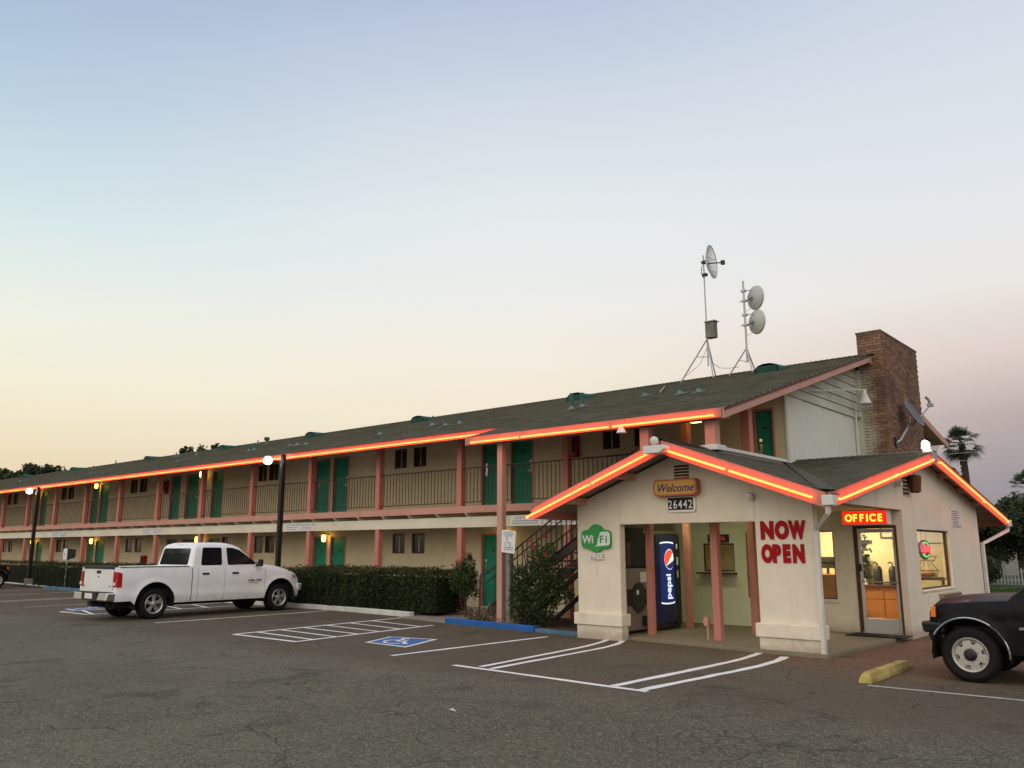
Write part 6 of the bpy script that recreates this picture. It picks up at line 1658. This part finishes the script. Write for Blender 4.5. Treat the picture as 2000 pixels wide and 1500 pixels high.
# ------------------------------------------------------------------ trees
def tree(label, base, h, trunk_r, blobs, n, size, m='tree', name='tree', cat='tree', group=None):
    t = thing(name, label, cat, base, group=group); x0, y0, z0 = base
    b = B(); b.tube([(x0, y0, z0-.1), (x0+.1, y0, z0+h*.25), (x0+.05, y0+.1, z0+h*.5), (x0, y0, z0+h*.8)], [trunk_r, trunk_r*.8, trunk_r*.6, trunk_r*.2], 8)
    for (x, y, z, r, k) in blobs: b.tube([(x0+.05, y0, z0+h*.35), ((x0+x)/2, (y0+y)/2, (z0+h*.4+z)/2+.2), (x, y, z)], [trunk_r*.45, trunk_r*.3, trunk_r*.1], 5)
    b.make('trunk', M['bark'], t); pts = []; rn = []
    for (x, y, z, r, k) in blobs:
        nn = int(n*k); c = np.random.normal(size=(max(6, nn//55), 3)); c /= np.linalg.norm(c, axis=1)[:, None]; c *= np.random.uniform(.45, 1, (len(c), 1))*r; c *= np.array([1.1, 1.1, .8])
        i = np.random.randint(0, len(c), nn); q = c[i]+np.random.normal(size=(nn, 3))*r*.14
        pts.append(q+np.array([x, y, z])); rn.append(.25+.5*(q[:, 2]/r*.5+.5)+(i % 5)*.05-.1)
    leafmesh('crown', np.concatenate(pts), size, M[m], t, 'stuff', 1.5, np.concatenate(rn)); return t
def rb(cx, cy, cz, rx, rz, k, r0, r1, seed=0):
    rs = random.Random(seed); o_ = []
    for i in range(k):
        a = rs.uniform(0, 2*math.pi); q = math.sqrt(rs.random()); o_.append((cx+rx*q*math.cos(a), cy+rx*.6*q*math.sin(a), cz+rz*rs.uniform(-.9, .9)*math.sqrt(max(.05, 1-q*q)), rs.uniform(r0, r1), 1/k))
    return o_
# right side, beyond the office
tree('large dark leafy tree filling the right edge beyond the office', (-8.1, 47, 0), 4.2, .26, rb(-8.1, 47, 2.75, 2.3, 1.15, 15, .6, 1.05, 3), 20000, .12)
tree('slimmer dark tree between the office eave and the large tree', (-10.9, 56, 0), 4.6, .18, rb(-10.9, 56, 2.6, 1.9, 1.3, 10, .6, 1.0, 5), 9000, .13)
tree('tall loose tree standing far behind the large right hand tree', (-9, 85, 0), 9, .25, rb(-8.6, 85, 6.2, 2.6, 1.5, 7, .6, 1.2, 9), 5000, .16)
def palm(label, base, h, r, nf, dead=True):
    t = thing('palm_tree', label, 'palm tree', base, group=None); x0, y0, z0 = base
    b = B(); b.tube([(x0, y0, z0), (x0+.1, y0, z0+h*.5), (x0, y0, z0+h)], [.32, .25, .22], 10)
    for k in range(60):
        a = k*2.4; z = z0+h*.55+k*h*.45/60; b.box(x0+.2*math.cos(a)-.06, x0+.2*math.cos(a)+.06, y0+.2*math.sin(a)-.06, y0+.2*math.sin(a)+.06, z, z+.14)
    b.make('trunk', M['bark'], t); fb = B(); rs = random.Random(int(h*10))
    for i in range(nf):
        az_ = rs.uniform(0, 2*math.pi); el_ = R(rs.uniform(-55, 80)) if dead else R(rs.uniform(-20, 80)); d = Vector((math.cos(az_)*math.cos(el_), math.sin(az_)*math.cos(el_), math.sin(el_)))
        c = Vector((x0, y0, z0+h)); tip = c+d*r*.5; fb.cr = rs.random()
        sd = d.cross(Vector((0, 0, 1))).normalized() if abs(d.z) < .99 else Vector((1, 0, 0)); up = sd.cross(d)
        fb.add([c-sd*.02, c+sd*.02, tip+sd*.015, tip-sd*.015], [(0, 1, 2, 3)])
        for k in range(13):
            a = R(-80+k*160/12); dd = (d*math.cos(a)+sd*math.sin(a)).normalized(); L = r*.52*(1-.25*abs(k-6)/6); pw = dd.cross(up).normalized()*.045
            mid = tip+dd*L*.6; e = tip+dd*L-Vector((0, 0, L*.28)); fb.add([tip, mid+pw, e, mid-pw], [(0, 1, 2, 3)])
    fb.make('fan_leaves', M['palm'], t, kind='stuff'); return t
palm('tall fan palm rising behind the right end of the office roof', (-15.1, 70, 0), 9.5, 1.75, 46)
palm('shorter fan palm with its crown just above the neon rake', (-15.3, 66, 0), 6.2, 1.5, 36)
palm('fan palm partly cut off by the right edge above the trees', (-11.0, 70, 0), 6.0, 1.6, 30)
# left side, behind the roof
tree('broad dark tree behind the far end of the motel roof at the left edge', (-128, 44, 0), 11, .5, rb(-128, 44, 10.3, 8.5, 2.6, 20, 1.4, 2.4, 1), 24000, .26)
tree('low dark tree behind the roof just right of the broad left tree', (-112, 44, 0), 9, .4, rb(-112, 44, 8.3, 4, 1.2, 8, .9, 1.6, 4), 7000, .24)
tree('small open tree top showing over the ridge, left of its pair', (-82, 42.5, 0), 11, .3, rb(-82, 42.5, 10.6, 2.2, 1.2, 8, .5, 1.0, 8), 4200, .17)
tree('small open tree top showing over the ridge, right of its pair', (-75.2, 42.5, 0), 11.3, .3, rb(-75.2, 42.5, 10.8, 2.6, 1.3, 9, .6, 1.1, 12), 5200, .17)
# trees behind the camera that show as reflections in the truck's rear window
tree('tall bushy tree across the street mirrored in the rear window of the truck', (-88, -31, 0), 21, .6, rb(-88, -31, 15.5, 7, 4.6, 26, 1.6, 2.6, 21), 16000, .34)

# ------------------------------------------------------------------ house, lawn, fence and wires at the right
lawn = B(); lawn.add([(-40, 31, .02), (12, 31, .02), (12, 75, .02), (-40, 75, .02)], [(0, 1, 2, 3)]); struct(lawn.make('lawn', painted('lawn_green', (.035, .07, .02), 1, .3, 2, .6)))
p = np.random.uniform(0, 1, (9000, 3))*np.array([8, 9, .05])+np.array([-11, 31, .03]); o = leafmesh('grass', p, .05, M['grass'], None, 'stuff', 2.5, None, 4); tag(o, 'short green lawn grass beyond the office', 'grass')
hs = thing('house', 'pale bungalow with white porch rails among the trees at the right', 'house', (-11, 62, 0))
panel(hb_ := B(), -15, -6, 0, 2.7, [(-12.6, -11.8, .9, 1.9), (-10.9, -10.2, .1, 2.0), (-9.5, -8.5, .9, 1.9)], 62, .2); hb_.box(-15, -6, 62.2, 68, 0, 2.7); hb_.make('wall', plain('pale_house_wall', (.42, .42, .38), .8), hs)
B().prism([(-15.4, 61.2, 2.6), (-15.4, 68.6, 2.6), (-15.4, 65, 4.0)], (9.8, 0, 0)).make('roof', M['shingle'], hs)
for x0, x1, z0, z1 in ((-12.6, -11.8, .9, 1.9), (-9.5, -8.5, .9, 1.9), (-10.9, -10.2, .1, 2.0)): w = B().box(x0, x1, 62.05, 62.1, z0, z1).make('window' if z0 > .5 else 'door', M['win'], hs)
b = B(); b.box(-13.5, -7.5, 60.6, 60.68, .85, .93); b.box(-13.5, -7.5, 60.6, 60.68, 2.05, 2.15)
for i in range(41): b.box(-13.5+i*.15, -13.5+i*.15+.03, 60.62, 60.66, .15, .85)
for x in (-13.5, -11.5, -9.5, -7.6): b.box(x, x+.1, 60.58, 60.7, 0, 2.1)
b.make('porch_rail', M['weathered_white'], hs)
fn = thing('picket_fence', 'low white picket fence on the lawn beyond the office', 'fence', (-9, 44, 0)); b = B(); b.box(-12, -6, 44, 44.04, .25, .31); b.box(-12, -6, 44, 44.04, .62, .68); b.make('rail', M['weathered_white'], fn)
pk = None
for i in range(44):
    T = Matrix.Translation((-12+i*.14, 43.96, .05))
    if pk is None:
        o = B().prism([(0, 0, 0), (.08, 0, 0), (.08, 0, .7), (.04, 0, .78), (0, 0, .7)], (0, .025, 0)).make('picket', M['weathered_white'], fn)
        for v in o.data.vertices: v.co += org(fn)
        pk = o.data; o.matrix_basis = Matrix.Translation(-org(fn)) @ T
    else: shared('picket', pk, fn, T)
bush('garden_shrub', 'round green garden shrub in front of the white picket fence', 'shrub', (-8.75, 42.5, 0), [(-8.75, 42.5, .75, .65, .6, .62, 1)], 3500, .06, M['tree'], [[(-8.75, 42.5, 0), (-8.75, 42.5, .8), .04]])
bush('garden_shrub', 'pale green garden shrub by the office downspout', 'shrub', (-9.6, 43, 0), [(-9.6, 43, .9, .35, .4, .8, 1)], 1500, .06, M['palm'], [[(-9.6, 43, 0), (-9.6, 43, .8), .03]])
for z, lb in ((7.9, 'upper of two thin power lines crossing the sky at the right'), (7.4, 'lower of two thin power lines crossing the sky at the right')):
    o = B().tube([(-22, 62, z+.3), (-14, 61, z-.02), (-6, 60, z-.02), (4, 59, z+.3), (14, 58, z+.7)], .011, 4).make('power_line', M['steel']); tag(o, lb, 'power line')
up = thing('utility_pole', 'wooden utility pole carrying the power lines outside the right edge', 'utility pole', (14, 58, 0)); B().tube([(14, 58, 0), (14, 58, 9.4)], .14).make('pole', M['bark'], up); B().box(13, 15, 57.92, 58.05, 8.5, 8.62).make('crossarm', M['bark'], up)
for q in (0,):
    up2 = thing('utility_pole', 'wooden utility pole hidden behind the office roof', 'utility pole', (-22, 62, 0)); B().tube([(-22, 62, 0), (-22, 62, 8.3)], .14).make('pole', M['bark'], up2)

# lettering becomes real mesh pieces
bpy.context.view_layer.update()
dg = bpy.context.evaluated_depsgraph_get()
for o in [o for o in S.objects if o.type == 'FONT']:
    me = bpy.data.meshes.new_from_object(o.evaluated_get(dg)); nm = o.name; par = o.parent; mb = o.matrix_basis.copy()
    mtl = o.data.materials[0]; bpy.data.objects.remove(o)
    me.materials.clear(); me.materials.append(mtl)
    n = bpy.data.objects.new(nm, me); link(n, par); n.matrix_basis = mb
